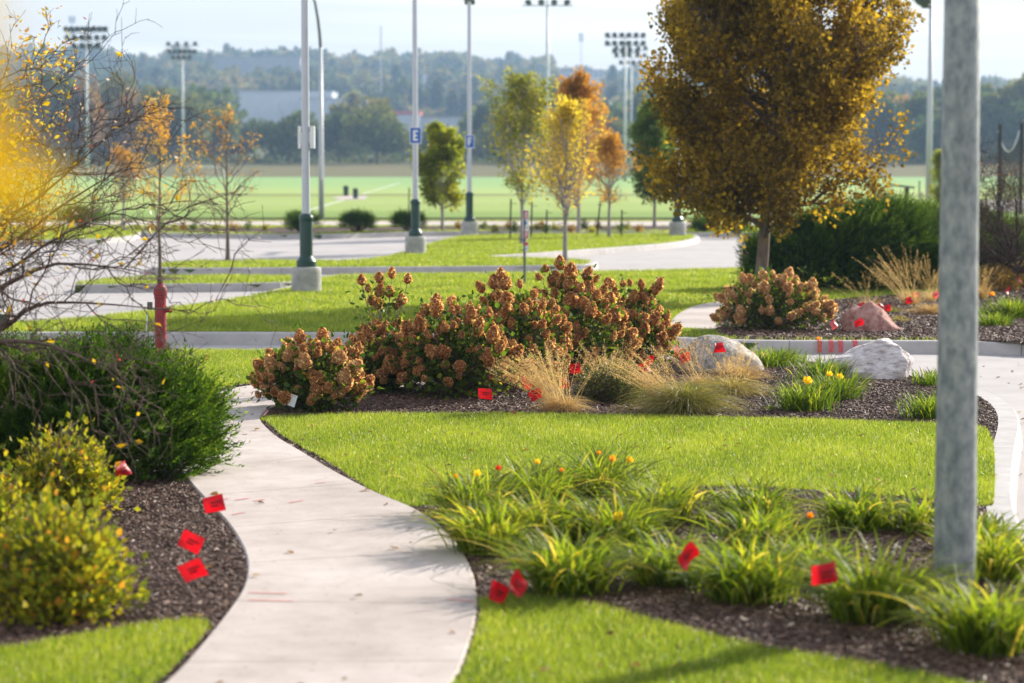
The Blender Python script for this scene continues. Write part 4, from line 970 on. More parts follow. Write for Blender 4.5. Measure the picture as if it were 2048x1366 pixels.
leafy_shrub('golden green shrub cut by the left edge of the view', G(-45, 1110), (.34, .4, .64), 4200, .048, 'spirea', 324, stems=70, group=SG, rm=(.45, .25))
leafy_shrub('russet and green shrub beneath the leafless twiggy tree', G(1990, 584), (.55, .5, .52), 3000, .045, 'spirea_red', 325, stems=50)
leafy_shrub('russet shrub at the right edge of the far bed', G(2062, 578), (.5, .5, .5), 2400, .045, 'spirea_red', 326, stems=50)
PG = 'small perennial tufts on the mulch strip by the far path'
for i, (px, py) in enumerate([(275, 462), (302, 461), (325, 460), (350, 461), (366, 460), (388, 461), (432, 460), (467, 461), (498, 460), (531, 461), (918, 461), (968, 459), (988, 463), (1015, 459), (1028, 464), (1072, 459), (1084, 459), (1092, 466), (1112, 458), (1142, 465), (1168, 459), (1186, 466), (1196, 459), (1240, 463), (1252, 459), (1278, 464)]):
    leafy_shrub('small round tuft in the row on the far mulch strip', G(px, py), (.16, .16, .24 + .08 * ((i * 7) % 3)), 170, .07, 'spirea_red' if i % 3 == 1 else ('leaf_green2' if i % 3 else 'leaf_olive'), 340 + i, stems=6, name='perennial_plant', group=PG, cat='plant')
# ------------------------------------------------------------------ survey flags
def flag_mesh(seed, mat):
    rng = np.random.default_rng(seed); g = Geo(); nx, nz = 7, 6
    u, v = np.meshgrid(np.linspace(0, 1, nx), np.linspace(0, 1, nz), indexing='ij')
    a1, a2, ph = rng.uniform(.014, .034), rng.uniform(.006, .02), rng.uniform(0, 6)
    X = u * .125; Z = v * .10 - .012 * rng.uniform(-1, 1.6) * u; Y = a1 * np.sin(u * 4.2 + ph) * u + a2 * np.sin(v * 4 + u * 3 + ph)
    V = np.stack([X, Y, Z], -1).reshape(-1, 3); i = np.arange(nx - 1)[:, None] * nz; j = np.arange(nz - 1)
    q = np.stack([i + j, i + nz + j, i + nz + j + 1, i + j + 1], -1).reshape(-1, 4)
    g.add(V, [q], np.clip(.5 + .2 * rng.normal(size=len(V)) * 0 + .25 * np.sin(u * 5 + ph).reshape(-1), 0, 1)); return g, V.reshape(nx, nz, 3)
SG_ = 'red utility marker flags'
def flag(fx, fy, by, turn, roll, label, seed, pale=False, sc=1.0, bx=None, curl=0.0):
    base = G(bx if bx is not None else fx, by); y = base[1]
    c = np.array(P(fx, fy, y)) - base                      # flag centre in local space
    root = thing('marker_flag', label, 'flag', base, SG_)
    g, V = flag_mesh(seed, None)
    ca, sa = math.cos(turn), math.sin(turn); cr, sr = math.cos(roll), math.sin(roll)
    R = np.array([[ca, -sa, 0], [sa, ca, 0], [0, 0, 1]]) @ np.array([[cr, 0, -sr], [0, 1, 0], [sr, 0, cr]])
    W = (V.reshape(-1, 3) - np.array([.0625, 0, .05])) * sc
    if curl: W[:, 1] += curl * np.abs(W[:, 0] / .06) ** 2 * .03
    W = W @ R.T + c
    gg = Geo(); k0 = list(g.F.keys())[0]; gg.add(W, [g.F[k0][0]], np.concatenate(g.R))
    gg.build('flag', M['pink_flag' if pale else 'red_flag'], root, smooth=True)
    # printed mark on the vinyl
    pm = Geo(); nrm_ = R @ np.array([0, -1, 0]); grid = W.reshape(7, 6, 3)
    for jj, (i0, i1) in ((3, (2, 5)), (2, (2, 4))):
        pts = grid[i0:i1 + 1, jj] + nrm_ * .0025; up_ = R @ np.array([0, 0, 1]) * .006
        pm.add(np.vstack([pts - up_, pts + up_]), [np.array([(q_, q_ + 1, q_ + 1 + len(pts), q_ + len(pts)) for q_ in range(len(pts) - 1)])])
    pm.build('printed_mark', M['flag_ink'], root)
    st = Geo(); top = W.reshape(7, 6, 3)[0, 5] + 0; low = W.reshape(7, 6, 3)[0, 0]
    st.tubes(np.array([[(0, 0, -.03), low * .5 + np.array([0.004, 0, 0]), low, top]]), np.array([[.0013] * 4]), 5); st.build('staff', M['wire'], root)
flags = [
    (382, 1084, 1172, .1, -.45, 'upper of two red flags standing close together in the left mulch bed', dict(bx=398)),
    (384, 1138, 1222, .15, .5, 'lower of two red flags standing close together in the left mulch bed', dict(bx=400)),
    (428, 1008, 1082, .2, .2, 'red flag leaning over the left edge of the path', dict(bx=468)),
    (242, 937, 1006, .95, .35, 'red flag standing between the golden shrub and the big juniper', dict(bx=236)),
    (-2, 1003, 1080, 1.1, .2, 'dark red flag cut by the left edge among golden shrubs', {}),
    (1000, 1184, 1222, .5, -.35, 'low red flag nearly lying on the lawn edge beside the path', {}),
    (1036, 1166, 1224, .95, -.75, 'red flag with a sunlit white fold beside the low one at the path', dict(bx=1062)),
    (1375, 1112, 1238, .7, .7, 'diamond shaped red flag among the front daylilies', {}),
    (1652, 1150, 1278, .3, .1, 'cupped red flag beside the large daylily near the pole', dict(curl=1.0)),
    (970, 786, 832, .1, .05, 'flat square red flag on mulch left of the straw grass', dict(bx=984)),
    (1071, 789, 826, .3, .35, 'bright red flag lowest in front of the straw grass', dict(bx=1082)),
    (1053, 764, 812, .8, -.4, 'red flag veiled by straw blades behind the lowest one', dict(bx=1060)),
    (1125, 768, 815, 1.0, .2, 'narrow folded red flag inside the straw grass', {}),
    (1149, 738, 806, .7, .0, 'red flag topmost above the dark olive shrub', dict(bx=1152)),
    (1290, 735, 795, .4, .3, 'lower of two overlapping red flags left of the plumed green grass', {}),
    (1300, 721, 782, .9, .2, 'upper of two overlapping red flags left of the plumed green grass', {}),
    (1352, 702, 768, 1.1, .5, 'small folded red flag at the left foot of the grey boulder', {}),
    (1370, 716, 774, .5, .3, 'red flag just below the folded one before the grey boulder', {}),
    (1434, 696, 764, .6, .1, 'red flag standing before the middle of the grey boulder', dict(curl=-1.0)),
    (1668, 649, 676, .6, .6, 'faded pinkish flag between the tan hydrangea and the pink boulder', dict(pale=True)),
    (1717, 646, 676, .5, .3, 'red flag in front of the face of the pink boulder', {}),
    (1724, 611, 640, .6, .4, 'red flag tip peeping over the left top of the pink boulder', {}),
    (1760, 612, 644, .9, .8, 'left of two red flags behind the crest of the pink boulder', {}),
    (1774, 616, 646, .8, .1, 'right of two red flags behind the crest of the pink boulder', {}),
    (1817, 600, 628, .5, .4, 'red flag at the foot of the pale plumed grass fan', {}),
    (1829, 589, 612, .7, .3, 'faded flag half hidden in the pale plumed grass fan', dict(pale=True)),
    (1871, 590, 616, .6, .3, 'faded red flag touching the left side of the pole', dict(pale=True)),
    (2016, 581, 606, .8, .6, 'red flag on the mulch behind the tall far daylily', {}),
    (2040, 559, 590, 1.0, .6, 'red flag before the russet shrub at the right edge', {}),
]
for i, (fx, fy, by, tu, ro, lb_, kw) in enumerate(flags): flag(fx, fy, by, tu, ro, lb_, 400 + i, **kw)

# ------------------------------------------------------------------ galvanised pole in front
b = G(1908, 1232); s = b[1] / F
root = thing('steel_pole', 'thick galvanised steel pole standing among the front daylilies', 'pole', b)
g = Geo(); r0 = 41.5 * s; g.lathe([(r0 * 1.03, -.1), (r0 * 1.02, .3), (r0 * .9, 2.3), (r0 * .72, 5.6)], seg=40); g.build('shaft', M['galv'], root, smooth=True)
g = Geo(); g.lathe([(r0 * .74, 5.58), (r0 * .74, 5.64), (.01, 5.68)], seg=24); g.build('cap', M['galv'], root)
g = Geo(); a = -.35
g.rod((r0 * math.cos(a) * .98, r0 * math.sin(a) * .98, .16), (r0 * math.cos(a) * 1.13, r0 * math.sin(a) * 1.13, .16), .011, 8); g.build('bolt', M['black'], root)

# ------------------------------------------------------------------ parking lot lamp posts
def lamp_post(px, py, label, letter=None, boxes=False):
    b = G(px, py); root = thing('lamp_post', label, 'lamp post', b, 'grey lamp posts of the car park')
    g = Geo(); g.lathe([(.272, -.15), (.272, .40), (.262, .445), (.24, .458)], seg=36); g.build('concrete_footing', M['oldconcrete'], root, smooth=False)
    g = Geo(); g.lathe([(.180, .458), (.182, .56), (.172, .575), (.128, .635), (.118, .66), (.118, 1.28), (.124, 1.30), (.130, 1.315), (.132, 1.36), (.118, 1.395), (.074, 1.425)], seg=28); g.build('base_sleeve', M['green_paint'], root, smooth=False)
    g = Geo(); g.lathe([(.074, 1.42), (.072, 2.5), (.064, 6.0), (.058, 7.6)], seg=12); g.build('pole', M['grey_paint'], root)
    g = Geo(); g.lathe([(.06, 7.6), (.11, 7.62), (.12, 7.68), (.05, 7.75), (.02, 7.8)], seg=16); g.box((-.05, -.75, 7.62), (.05, .75, 7.68)); g.build('bracket', M['green_paint'], root)
    for sg in (-1, 1):
        g = Geo(); g.box((-.17, .75 if sg > 0 else -1.35, 7.58), (.17, 1.35 if sg > 0 else -.75, 7.72)); g.build('lamp_head', M['green_paint'], root)
    if boxes:
        g = Geo(); g.box((.085, -.07, 2.6), (.165, .07, 3.0)); g.box((.06, -.03, 2.7), (.09, .03, 2.9)); g.build('equipment_box', M['white_paint'], root)
        g = Geo(); g.box((-.135, -.05, 2.6), (-.095, .05, 3.0)); g.box((-.1, -.03, 2.7), (-.06, .03, 2.9)); g.build('equipment_box', M['white_paint'], root)
    if letter:
        zc = 3.06; sp = thing('letter_sign', '', '', (0, 0, 0)); 
        for k_ in ('label', 'category'): del sp[k_]
        sp.parent = root
        g = Geo(); g.box((-.150, -.096, zc - .215), (.150, -.090, zc + .215)); g.build('border', M['white_paint'], sp)
        g = Geo(); g.box((-.132, -.100, zc - .196), (.132, -.0965, zc + .196)); g.build('panel', M['blue_paint'], sp)
        g = Geo(); t = .052; y0, y1 = -.106, -.1005; h_ = .135; w_ = .062
        g.box((-w_, y0, zc - h_), (-w_ + t, y1, zc + h_))
        for zz, ww in ((h_ - t, 1.0), (-t / 2, .78)) + (((-h_), 1.0),) * (letter == 'E'):
            g.box((-w_ + t, y0, zc + zz), (-w_ + t + (2 * w_ - t) * ww, y1, zc + zz + t))
        g.build('letter', M['white_paint'], sp)
        g = Geo(); g.box((-.02, -.0895, zc - .19), (.02, -.05, zc + .19)); g.build('clamp', M['grey_paint'], sp)
    return root
lamp_post(613, 584, 'nearest grey lamp post with green sleeve, concrete footing and white boxes', None, True)
lamp_post(831, 508, 'grey lamp post carrying the blue sign lettered E', 'E')
lamp_post(939, 471, 'grey lamp post carrying the blue sign lettered F', 'F')
lamp_post(1355, 472, 'grey lamp post partly behind the left side of the big maple crown')
for o in list(scene.objects):
    if o.name.startswith('letter_sign'): o.rotation_euler = (0, 0, .12)

# ------------------------------------------------------------------ red standpipe
b = G(322, 713); root = thing('standpipe', 'red painted standpipe with domed cap behind the left juniper', 'hydrant', b)
g = Geo(); g.lathe([(.070, -.1), (.070, .70), (.076, .705), (.076, .74)], seg=28); g.build('barrel', M['red_paint'], root, smooth=False)
g = Geo(); g.lathe([(.076, .74), (.083, .745), (.084, .80), (.076, .83), (.054, .855), (.034, .868), (.034, .885)], seg=28); g.build('cap', M['red_paint'], root, smooth=False)
g = Geo(); g.lathe([(.036, .885), (.036, .925), (.02, .935)], seg=6); g.build('nut', M['bark_dark'], root)
g = Geo(); g.rod((.07, -.02, .56), (.125, -.04, .56), .028, 12); g.rod((.118, -.04, .56), (.135, -.045, .56), .034, 8); g.build('outlet', M['red_paint'], root)
g = Geo(); g.tubes(np.array([[(-.06, -.03, .56), (-.12, -.05, .60), (-.15, -.05, .50), (-.17, -.06, .3), (-.185, -.07, .1), (-.18, -.08, -.02)]]), np.array([[.009] * 6]), 7); g.build('hose', M['white_paint'], root, smooth=True)
g = Geo(); g.box((-.15, -.07, .57), (-.09, -.03, .66)); g.build('tap', M['wire'], root)

# ------------------------------------------------------------------ parking sign
b = G(1049, 568); s = b[1] / F
root = thing('parking_sign', 'narrow red and white parking sign on a perforated steel post', 'sign', b, rz=math.radians(0))
zt = (568 - 418) * s
g = Geo()
g.box((-.026, -.020, -.1), (-.020, .020, zt * .98)); g.box((.020, -.020, -.1), (.026, .020, zt * .98)); g.box((-.0195, .012, -.1), (.0195, .020, zt * .98))
for k in range(int(zt / .05)):
    z0 = k * .05; g.box((-.0195, -.020, z0), (.0195, -.0145, z0 + .026))
g.build('post', M['post_steel'], root)
def panel(z0, z1, wid, bands, nm):
    rz = math.radians(66); off = (.02, -.045, 0); sp = bpy.data.objects.new(nm, None); COL.objects.link(sp); sp.parent = root; sp.location = off; sp.rotation_euler = (0, 0, -rz + math.pi * 0)
    g = Geo(); g.box((-wid / 2, .0, z0), (wid / 2, .004, z1)); g.build('sheet', M['white_paint'], sp)
    for (a, c, mt, ins) in bands:
        g = Geo(); zz0, zz1 = z0 + (z1 - z0) * a, z0 + (z1 - z0) * c; g.box((-wid / 2 + ins, -.003, zz0), (wid / 2 - ins, -.0005, zz1)); g.build('printed_band', M[mt], sp)
    return sp
zs = lambda py: (568 - py) * s
panel(zs(478), zs(420), .29, [(.71, .97, 'sign_red', .02), (.03, .27, 'sign_red', .02), (.66, .675, 'black', .04), (.36, .375, 'sign_red', .05), (.41, .425, 'sign_red', .05)], 'upper_panel')
panel(zs(503), zs(483), .27, [(.60, .96, 'sign_red', .015), (.28, .33, 'black', .07)], 'lower_panel')
up_ = [o for o in root.children if o.name.startswith('upper_panel')][0]; z0, z1 = zs(478), zs(420)
for (a, c) in ((.90, .925), (.86, .885), (.80, .83), (.75, .78), (.20, .225), (.15, .175), (.09, .115)):
    g = Geo(); g.box((-.10, -.005, z0 + (z1 - z0) * a), (.10, -.0032, z0 + (z1 - z0) * c)); g.build('lettering', M['white_paint'], up_)
g = Geo(); zc = z0 + (z1 - z0) * .55; g.lathe([(.001, 0), (.045, 0), (.045, .002), (.001, .002)], seg=18); V_ = np.concatenate(g.V); g.V = [np.stack([V_[:, 0], -V_[:, 2] - .0005, V_[:, 1] + zc], -1)]; g.build('symbol', M['blue_paint'], up_)
g = Geo(); 
for zz in (475, 497): g.rod((-.11, .0, zs(zz + 3)), (.03, -.03, zs(zz + 3)), .008, 6)
g.build('bracket', M['wire'], root)

# ------------------------------------------------------------------ plant label
b = G(603, 824); root = thing('plant_label', 'tilted white plant label at the foot of the small hydrangea', 'label', b)
c = np.array(P(585, 801, b[1] - .38)) - b; g = Geo()
ax = nrm(np.array([.92, -.1, -.32])); ay = nrm(np.array([.30, .15, .95])); n_ = np.cross(ax, ay)
for dz in (0,): 
    q = [c - ax * .034 - ay * .055, c + ax * .034 - ay * .055, c + ax * .034 + ay * .055, c - ax * .034 + ay * .055]
    g.add(np.array(q + [v - n_ * .003 for v in q]), [np.array([(0, 1, 2, 3), (7, 6, 5, 4), (0, 4, 5, 1), (1, 5, 6, 2), (2, 6, 7, 3), (3, 7, 4, 0)])])
g.build('card', M['card'], root)
g = Geo(); off = n_ * .002
for (u0, u1, v0, v1) in ((-.02, .022, .040, .046),):
    g.add(np.array([c + ax * u0 + ay * v0 + off, c + ax * u1 + ay * v0 + off, c + ax * u1 + ay * v1 + off, c + ax * u0 + ay * v1 + off]), [np.array([(0, 1, 2, 3)])])
g.build('printed_line', M['spray_red'], root)
g = Geo(); g.rod((c[0] + .01, c[1] + .02, -.05), tuple(c - ay * .05), .004, 6); g.build('stake', M['wire'], root)

# ------------------------------------------------------------------ boulders
def boulder(label, px, py, size, seed, mat, prof=None, cuts=10, rough=.10, rz=0.0, keep=.8):
    rng = np.random.default_rng(seed); bm = bmesh.new(); bmesh.ops.create_icosphere(bm, subdivisions=5, radius=1.0)
    V = np.array([v.co[:] for v in bm.verts]); Fc = np.array([[v.index for v in f.verts] for f in bm.faces]); bm.free()
    for k in range(cuts):
        n_ = nrm(rng.normal(size=3) * np.array([1, 1, .8])); d = rng.uniform(keep, keep + .17); ov = V @ n_ - d; ov = np.maximum(ov, 0); V = V - ov[:, None] * n_ * .93
    nz = np.array([mnoise.fractal(Vector(tuple(v * 1.6 + seed)), .9, 2.1, 5) for v in V]); nz2 = np.array([mnoise.ridged_multi_fractal(Vector(tuple(v * 1.3 + seed * 2)), 1.0, 2.0, 3, 1.0, 2.0) for v in V])
    V = V * (1 + rough * nz + rough * .25 * (nz2 - 1))[:, None]
    if prof: V[:, 2] = np.where(V[:, 2] > 0, V[:, 2] * np.interp(V[:, 0], prof[0], prof[1]), V[:, 2])
    V = V * np.array(size); V[:, 2] = np.maximum(V[:, 2], -.12)
    b = G(px, py); g = Geo(); g.add(V, [Fc]); o = g.build('boulder', mat, None, smooth=True, loc=b, rz=rz)
    tag(o, label, 'boulder'); return o
boulder('rounded grey granite boulder behind the tan grasses', 1440, 742, (.50, .38, .40), 3, M['rock_grey'], ([-1, -.6, 0, .5, 1], [.8, 1.05, 1.02, .95, .6]), 7, .08, keep=.84)
boulder('angular white boulder sloping down to the left beside the drive', 1735, 755, (.56, .38, .52), 8, M['rock_white'], ([-1, -.55, -.1, .25, .6, 1], [.42, .58, .78, 1.05, 1.08, .8]), 18, .16, keep=.66)
boulder('blocky pink boulder on the far mulch bed', 1740, 665, (.46, .34, .43), 12, M['rock_pink'], ([-1, -.5, -.3, .0, .3, 1], [1.0, .95, .85, 1.25, 1.2, .5]), 18, .10, keep=.62)
boulder('tall pale boulder cut by the left edge across the drive', 4, 648, (.19, .2, .42), 15, M['rock_white'], None, 8, .08)

b = G(-6, 662, 0); root = thing('litter_bin', 'dark green bin with pale lid cut by the left edge', 'bin', b)
g = Geo(); g.lathe([(.11, 0), (.12, .24)], seg=24); g.build('body', M['green_paint'], root)
g = Geo(); g.lathe([(.125, .24), (.125, .27), (.09, .315), (.01, .33)], seg=24); g.build('lid', M['card'], root)

# ------------------------------------------------------------------ stakes beside young trees
for i, (px, py, top, lb_) in enumerate([(1020, 479, 398, 'left of the airy olive tree'), (1062, 477, 404, 'close at the right of the airy olive tree'), (1092, 470, 420, 'left of the rusty orange tree'), (1193, 474, 402, 'leaning left of the small tan orange tree'), (1242, 475, 420, 'right of the small tan orange tree'), (817, 440, 375, 'just left of the lamp post lettered E')]):
    b = G(px, py); h_ = (py - top) * b[1] / F; root = thing('tree_stake', 'thin dark stake ' + lb_, 'stake', b, 'dark stakes beside the young trees')
    g = Geo(); g.rod((0, 0, -.1), (.03 if i != 3 else .12, 0, h_), .028, 6); g.build('post', M['black'], root)
    g = Geo(); g.rod((.02, 0, h_ * .9), (.2, .05, h_ * .88), .008, 5); g.build('tie', M['black'], root)

# ------------------------------------------------------------------ bins on the field
for px, py, lb_ in ((692, 392, 'dark green field bin farther from the viewer on the concrete pad'), (711, 397, 'dark green field bin nearer to the viewer on the concrete pad')):
    b = G(px, py, .045); k = b[1] / F; root = thing('litter_bin', lb_, 'bin', b, 'bins on the sports field')
    g = Geo(); g.lathe([(5 * k, 0), (5.6 * k, 17 * k)], seg=18); g.build('body', M['green_paint'], root)
    g = Geo(); g.lathe([(6 * k, 17 * k), (6 * k, 18.5 * k), (3 * k, 20.5 * k), (.01, 21 * k)], seg=18); g.build('lid', M['black'], root)

# ------------------------------------------------------------------ sports lighting
g = Geo(); g.lathe([(.05, -.30), (.20, -.22), (.34, .0), (.38, .22), (.36, .30), (.30, .26)], seg=14)
V_ = np.concatenate(g.V); V_ = np.stack([V_[:, 0], -V_[:, 2] * 1.15, V_[:, 1] * .75], -1); g.V = [V_]; FLM = g.mesh('floodlight', M['mast_dark'])
def mast(label, px, base_py, y, arms, r=.26, group='floodlight masts of the sports fields', top=None):
    """arms: list of (py, px_left, px_right, lamps)"""
    bx = P(px, base_py, y); bz = float(terrain_z(bx[0], y)); root = thing('floodlight_mast', label, 'floodlight mast', (bx[0], y, bz), group)
    zt = P(px, (arms[0][0] if top is None else top), y)[2] - bz
    g = Geo(); g.lathe([(r, -.2), (r * .85, zt * .4), (r * .45, zt)], seg=16); g.build('pole', M['mast'], root, smooth=True)
    for (py, l, rr, n) in arms:
        z = P(px, py, y)[2] - bz; xl = (l - px) * y / F; xr = (rr - px) * y / F
        g = Geo(); g.box((xl, -.08, z - .30), (xr, .08, z - .18)); g.build('crossarm', M['mast_dark'], root)
        for k in range(n):
            x = xl + (xr - xl) * (k + .5) / n
            if abs(x) < .25: x = .4 if k % 2 else -.4
            inst('floodlight', FLM, root, (x, -.15, z + .05), (math.radians(-28), 0, math.radians(25 * (x / max(.1, abs(xl))))), 1.15)
    return root
mast('three tiered floodlight mast left, a thin radio tower just behind it', 176, 385, 345, [(60, 133, 219, 8), (77, 133, 219, 6), (93, 147, 206, 4)])
mast('paler distant floodlight mast behind the orange sapling', 367, 350, 450, [(89, 332, 401, 4), (104, 338, 396, 6), (116, 345, 386, 4)])
mast('tall floodlight mast with a single visible tier at the top of the view', 1095, 368, 300, [(7, 1045, 1145, 4)], .30, top=-30)
mast('nearer of two overlapping floodlight masts left of the maple', 1250, 360, 361, [(72, 1208, 1291, 6), (88, 1208, 1291, 6), (103, 1222, 1280, 4)])
mast('farther of two overlapping floodlight masts left of the maple', 1262, 352, 450, [(98, 1226, 1296, 5), (112, 1226, 1294, 5), (126, 1236, 1284, 4)], .22)
mast('thick pale mast standing right of the maple with one lamp at the top', 1857, 425, 117, [(4, 1838, 1858, 1)], .17, top=-12)

b = P(643, 436, 105); b[2] = terrain_z(b[0], 105); root = thing('street_light', 'slender curved top light pole right behind the nearest lamp post', 'street light', b)
zz = lambda py: P(643, py, 105)[2] - b[2]
g = Geo(); g.lathe([(.12, -.1), (.11, zz(330)), (.075, zz(95))], seg=12); g.build('pole', M['mast'], root, smooth=True)
g = Geo(); pts = [(0, 0, zz(96)), (-.03, 0, zz(70)), (-.10, 0, zz(40)), (-.22, 0, zz(5)), (-.45, 0, zz(-25)), (-1.2, 0, zz(-45)), (-2.0, 0, zz(-50))]; g.tubes(np.array([pts]), np.linspace(.07, .045, 7)[None], 8); g.build('arm', M['mast_dark'], root, smooth=True)
g = Geo(); g.box((-2.6, -.15, zz(-50) - .1), (-2.0, .15, zz(-50) + .08)); g.build('lamp_head', M['mast_dark'], root)
g = Geo(); g.box((.02, -.14, zz(360)), (.14, -.12, zz(313))); g.build('sign_plate', M['white_paint'], root)

def radio_tower(label, px, top, base_py, y, heads):
    q_ = P(px, base_py, y); bz = terrain_z(q_[0], y); root = thing('radio_tower', label, 'tower', (q_[0], y, bz), 'thin towers on the skyline')
    zt = P(px, top, y)[2] - bz; g = Geo(); r = .9 * y / 2000 * .8
    cor = [(r * math.cos(a), r * math.sin(a)) for a in (0, 2.09, 4.19)]
    for cx_, cy_ in cor: g.rod((cx_, cy_, -1), (cx_ * .6, cy_ * .6, zt), .14, 5)
    n = int(zt / (r * 2.2))
    for k in range(n):
        z0, z1 = zt * k / n, zt * (k + 1) / n
        for i in range(3):
            a, c_ = cor[i], cor[(i + 1) % 3]; g.rod((a[0] * .9, a[1] * .9, z0), (c_[0] * .9, c_[1] * .9, z1), .07, 4)
    g.build('lattice', M['mast'], root)
    for hp, hw in heads:
        z = P(px, hp, y)[2] - bz; w = hw * y / F; g = Geo()
        for a in np.linspace(0, 2 * np.pi, 6, endpoint=False): g.box((w * math.cos(a) - .35, w * math.sin(a) - .2, z - 1.6), (w * math.cos(a) + .35, w * math.sin(a) + .2, z + 1.6))
        for a in (0, 2.09, 4.19): g.rod((0, 0, z), (w * math.cos(a), w * math.sin(a), z), .12, 4)
        g.build('antenna', M['mast'], root)
radio_tower('radio tower with antennas behind the left floodlight mast', 145, 34, 110, 1900, [(36, 6), (42, 5), (66, 5)])
radio_tower('tall thin tower standing on the slope between the first two lamp posts', 762, 52, 205, 1200, [])
radio_tower('short thin tower with two antenna rings right of the single tier mast', 1162, 66, 132, 2100, [(70, 4), (79, 4)])

# ------------------------------------------------------------------ right hand field furniture
def yat(py): return depth(py, 0.0)
y = yat(430); k = y / F
for px, top, lb_ in ((1998, 252, 'dark net post behind the leafless tree, left of a pair'), (2041, 250, 'dark net post at the right edge')):
    q_ = P(px, 430, y); root = thing('net_post', lb_, 'post', (q_[0], y, 0), 'dark posts of the field net')
    g = Geo(); g.lathe([(.085, -.1), (.085, (430 - top) * k)], seg=10); g.build('shaft', M['black'], root); g = Geo(); g.lathe([(.1, (430 - top) * k), (.1, (430 - top) * k + .05)], seg=10); g.build('cap', M['black'], root)
x0, x1 = (P(1995, 430, y)[0] , P(2037, 430, y)[0]); g = Geo(); N_ = 16
top_z = lambda u: (430 - (262 + 42 * math.sin(math.pi * min(1, u * 1.0)) ** .8)) * k
for i in range(N_ + 1):
    u = i / N_; g.rod((x0 + (x1 - x0) * u, y + .1, .05), (x0 + (x1 - x0) * u, y + .1, top_z(u)), .010, 4)
for j in range(44):
    z = .05 + j * .09; us = [u for u in np.linspace(0, 1, 33) if top_z(u) > z]
    seg = [u for u in us if u <= .5]; seg2 = [u for u in us if u > .5]
    for sg in (seg, seg2):
        if len(sg) > 1: g.rod((x0 + (x1 - x0) * sg[0], y + .1, z), (x0 + (x1 - x0) * sg[-1], y + .1, z), .010, 4)
tp = np.array([[(x0 + (x1 - x0) * u, y + .1, top_z(u)) for u in np.linspace(0, 1, 17)]]); net = g.build('sports_net', M['black']); tag(net, 'dark sagging sports net hung between the two dark posts', 'net')
g = Geo(); g.tubes(tp, np.full((1, 17), .03), 6); g.build('edge_rope', M['card'], net, smooth=True)
y = yat(426); k = y / F; q_ = P(1813, 426, y); root = thing('shelter', 'small dark cantilever shelter on one post right of the maple', 'shelter', (q_[0], y, 0))
g = Geo(); g.box((-.10, -.08, 0), (.10, .08, 50 * k)); g.build('post', M['black'], root)
g = Geo(); zt = 50 * k
g.add(np.array([(-36 * k, -.6, zt + .12), (12 * k, -.6, zt - .02), (12 * k, .6, zt - .02), (-36 * k, .6, zt + .12), (-36 * k, -.6, zt + .20), (12 * k, -.6, zt + .06), (12 * k, .6, zt + .06), (-36 * k, .6, zt + .20)]), [np.array([(0, 3, 2, 1), (4, 5, 6, 7), (0, 1, 5, 4), (1, 2, 6, 5), (2, 3, 7, 6), (3, 0, 4, 7)])]); g.build('roof', M['black'], root)
y = yat(424); k = y / F
fr = thing('wire_fence', 'low wire fence with dark posts behind the long juniper', 'fence', (P(1740, 424, y)[0], y, 0))
for dx in (0, 98, 103, 198, 232, 300):
    g = Geo(); hh = (62 if dx in (98,) else 26 if dx != 103 else 40) * k; g.rod((dx * k, 0, -.05), (dx * k, 0, hh), .035, 6); g.build('post', M['black'], fr)
g = Geo()
for j in range(12): g.rod((0, 0, .06 + j * .05), (320 * k, 0, .06 + j * .05), .004, 3)
for j in range(110): g.rod((j * 320 / 110 * k, 0, .02), (j * 320 / 110 * k, 0, .62), .004, 3)
g.build('mesh', M['black'], fr)
# goal on the far field
y = 440; q_ = P(376, 352, y); k = y / F; z0 = float(terrain_z(q_[0], y)); root = thing('goal', 'white goal frame far away on the sports field', 'goal', (q_[0], y, z0))
g = Geo(); g.rod((0, 0, 0), (0, 0, 22 * k), .10, 8); g.build('goalpost', M['white_paint'], root); g = Geo(); g.rod((72 * k, 0, 0), (72 * k, 0, 22 * k), .10, 8); g.build('goalpost', M['white_paint'], root)
g = Geo(); g.rod((0, 0, 22 * k), (72 * k, 0, 22 * k), .10, 8); g.build('crossbar', M['white_paint'], root)

# ------------------------------------------------------------------ far buildings
def building(label, px0, px1, top_py, y, hgt, dep, wall, roof, roofh=.5, bays=0, cat='building'):
    q0, q1 = P(px0, top_py, y), P(px1, top_py, y); zt = q0[2]; z0 = float(terrain_z((q0[0] + q1[0]) / 2, y)) - 3
    w = q1[0] - q0[0]; root = thing('warehouse', label, cat, ((q0[0] + q1[0]) / 2, y, z0), 'buildings on the hillside')
    g = Geo(); g.box((-w / 2, 0, 0), (w / 2, dep, zt - z0 - roofh)); g.build('wall', wall, root)
    g = Geo(); g.box((-w / 2 - .4, -.4, zt - z0 - roofh + .003), (w / 2 + .4, dep + .4, zt - z0)); g.build('roof', roof, root)
    for i in range(bays):
        x = -w / 2 + w * (i + .5) / bays; g = Geo(); h1 = (zt - z0 - roofh); g.box((x - w / bays * .3, -.12, h1 - 3.4), (x + w / bays * .3, -.003, h1 - 1.4)); g.build('window', M['glass'], root)
building('long white warehouse behind the valley trees left of the nearest lamp post', 478, 664, 182, 1250, 8, 40, M['wall_white'], M['wall_white'])
building('low grey annex at the right end of the white warehouse', 600, 684, 196, 1235, 6, 20, M['wall_white'], M['roof_grey'])
building('grey building with red roof edge between the first two lamp posts', 742, 838, 222, 1080, 6, 30, M['wall_grey'], M['roof_red'], 1.6)
building('long grey blue building behind the lamp posts lettered E and F', 828, 948, 232, 1090, 6, 30, M['wall_grey'], M['roof_grey'], .8)
building('wide grey building on the hilltop left of the nearest lamp post', 428, 600, 113, 1720, 8, 40, M['roof_grey'], M['roof_grey'])
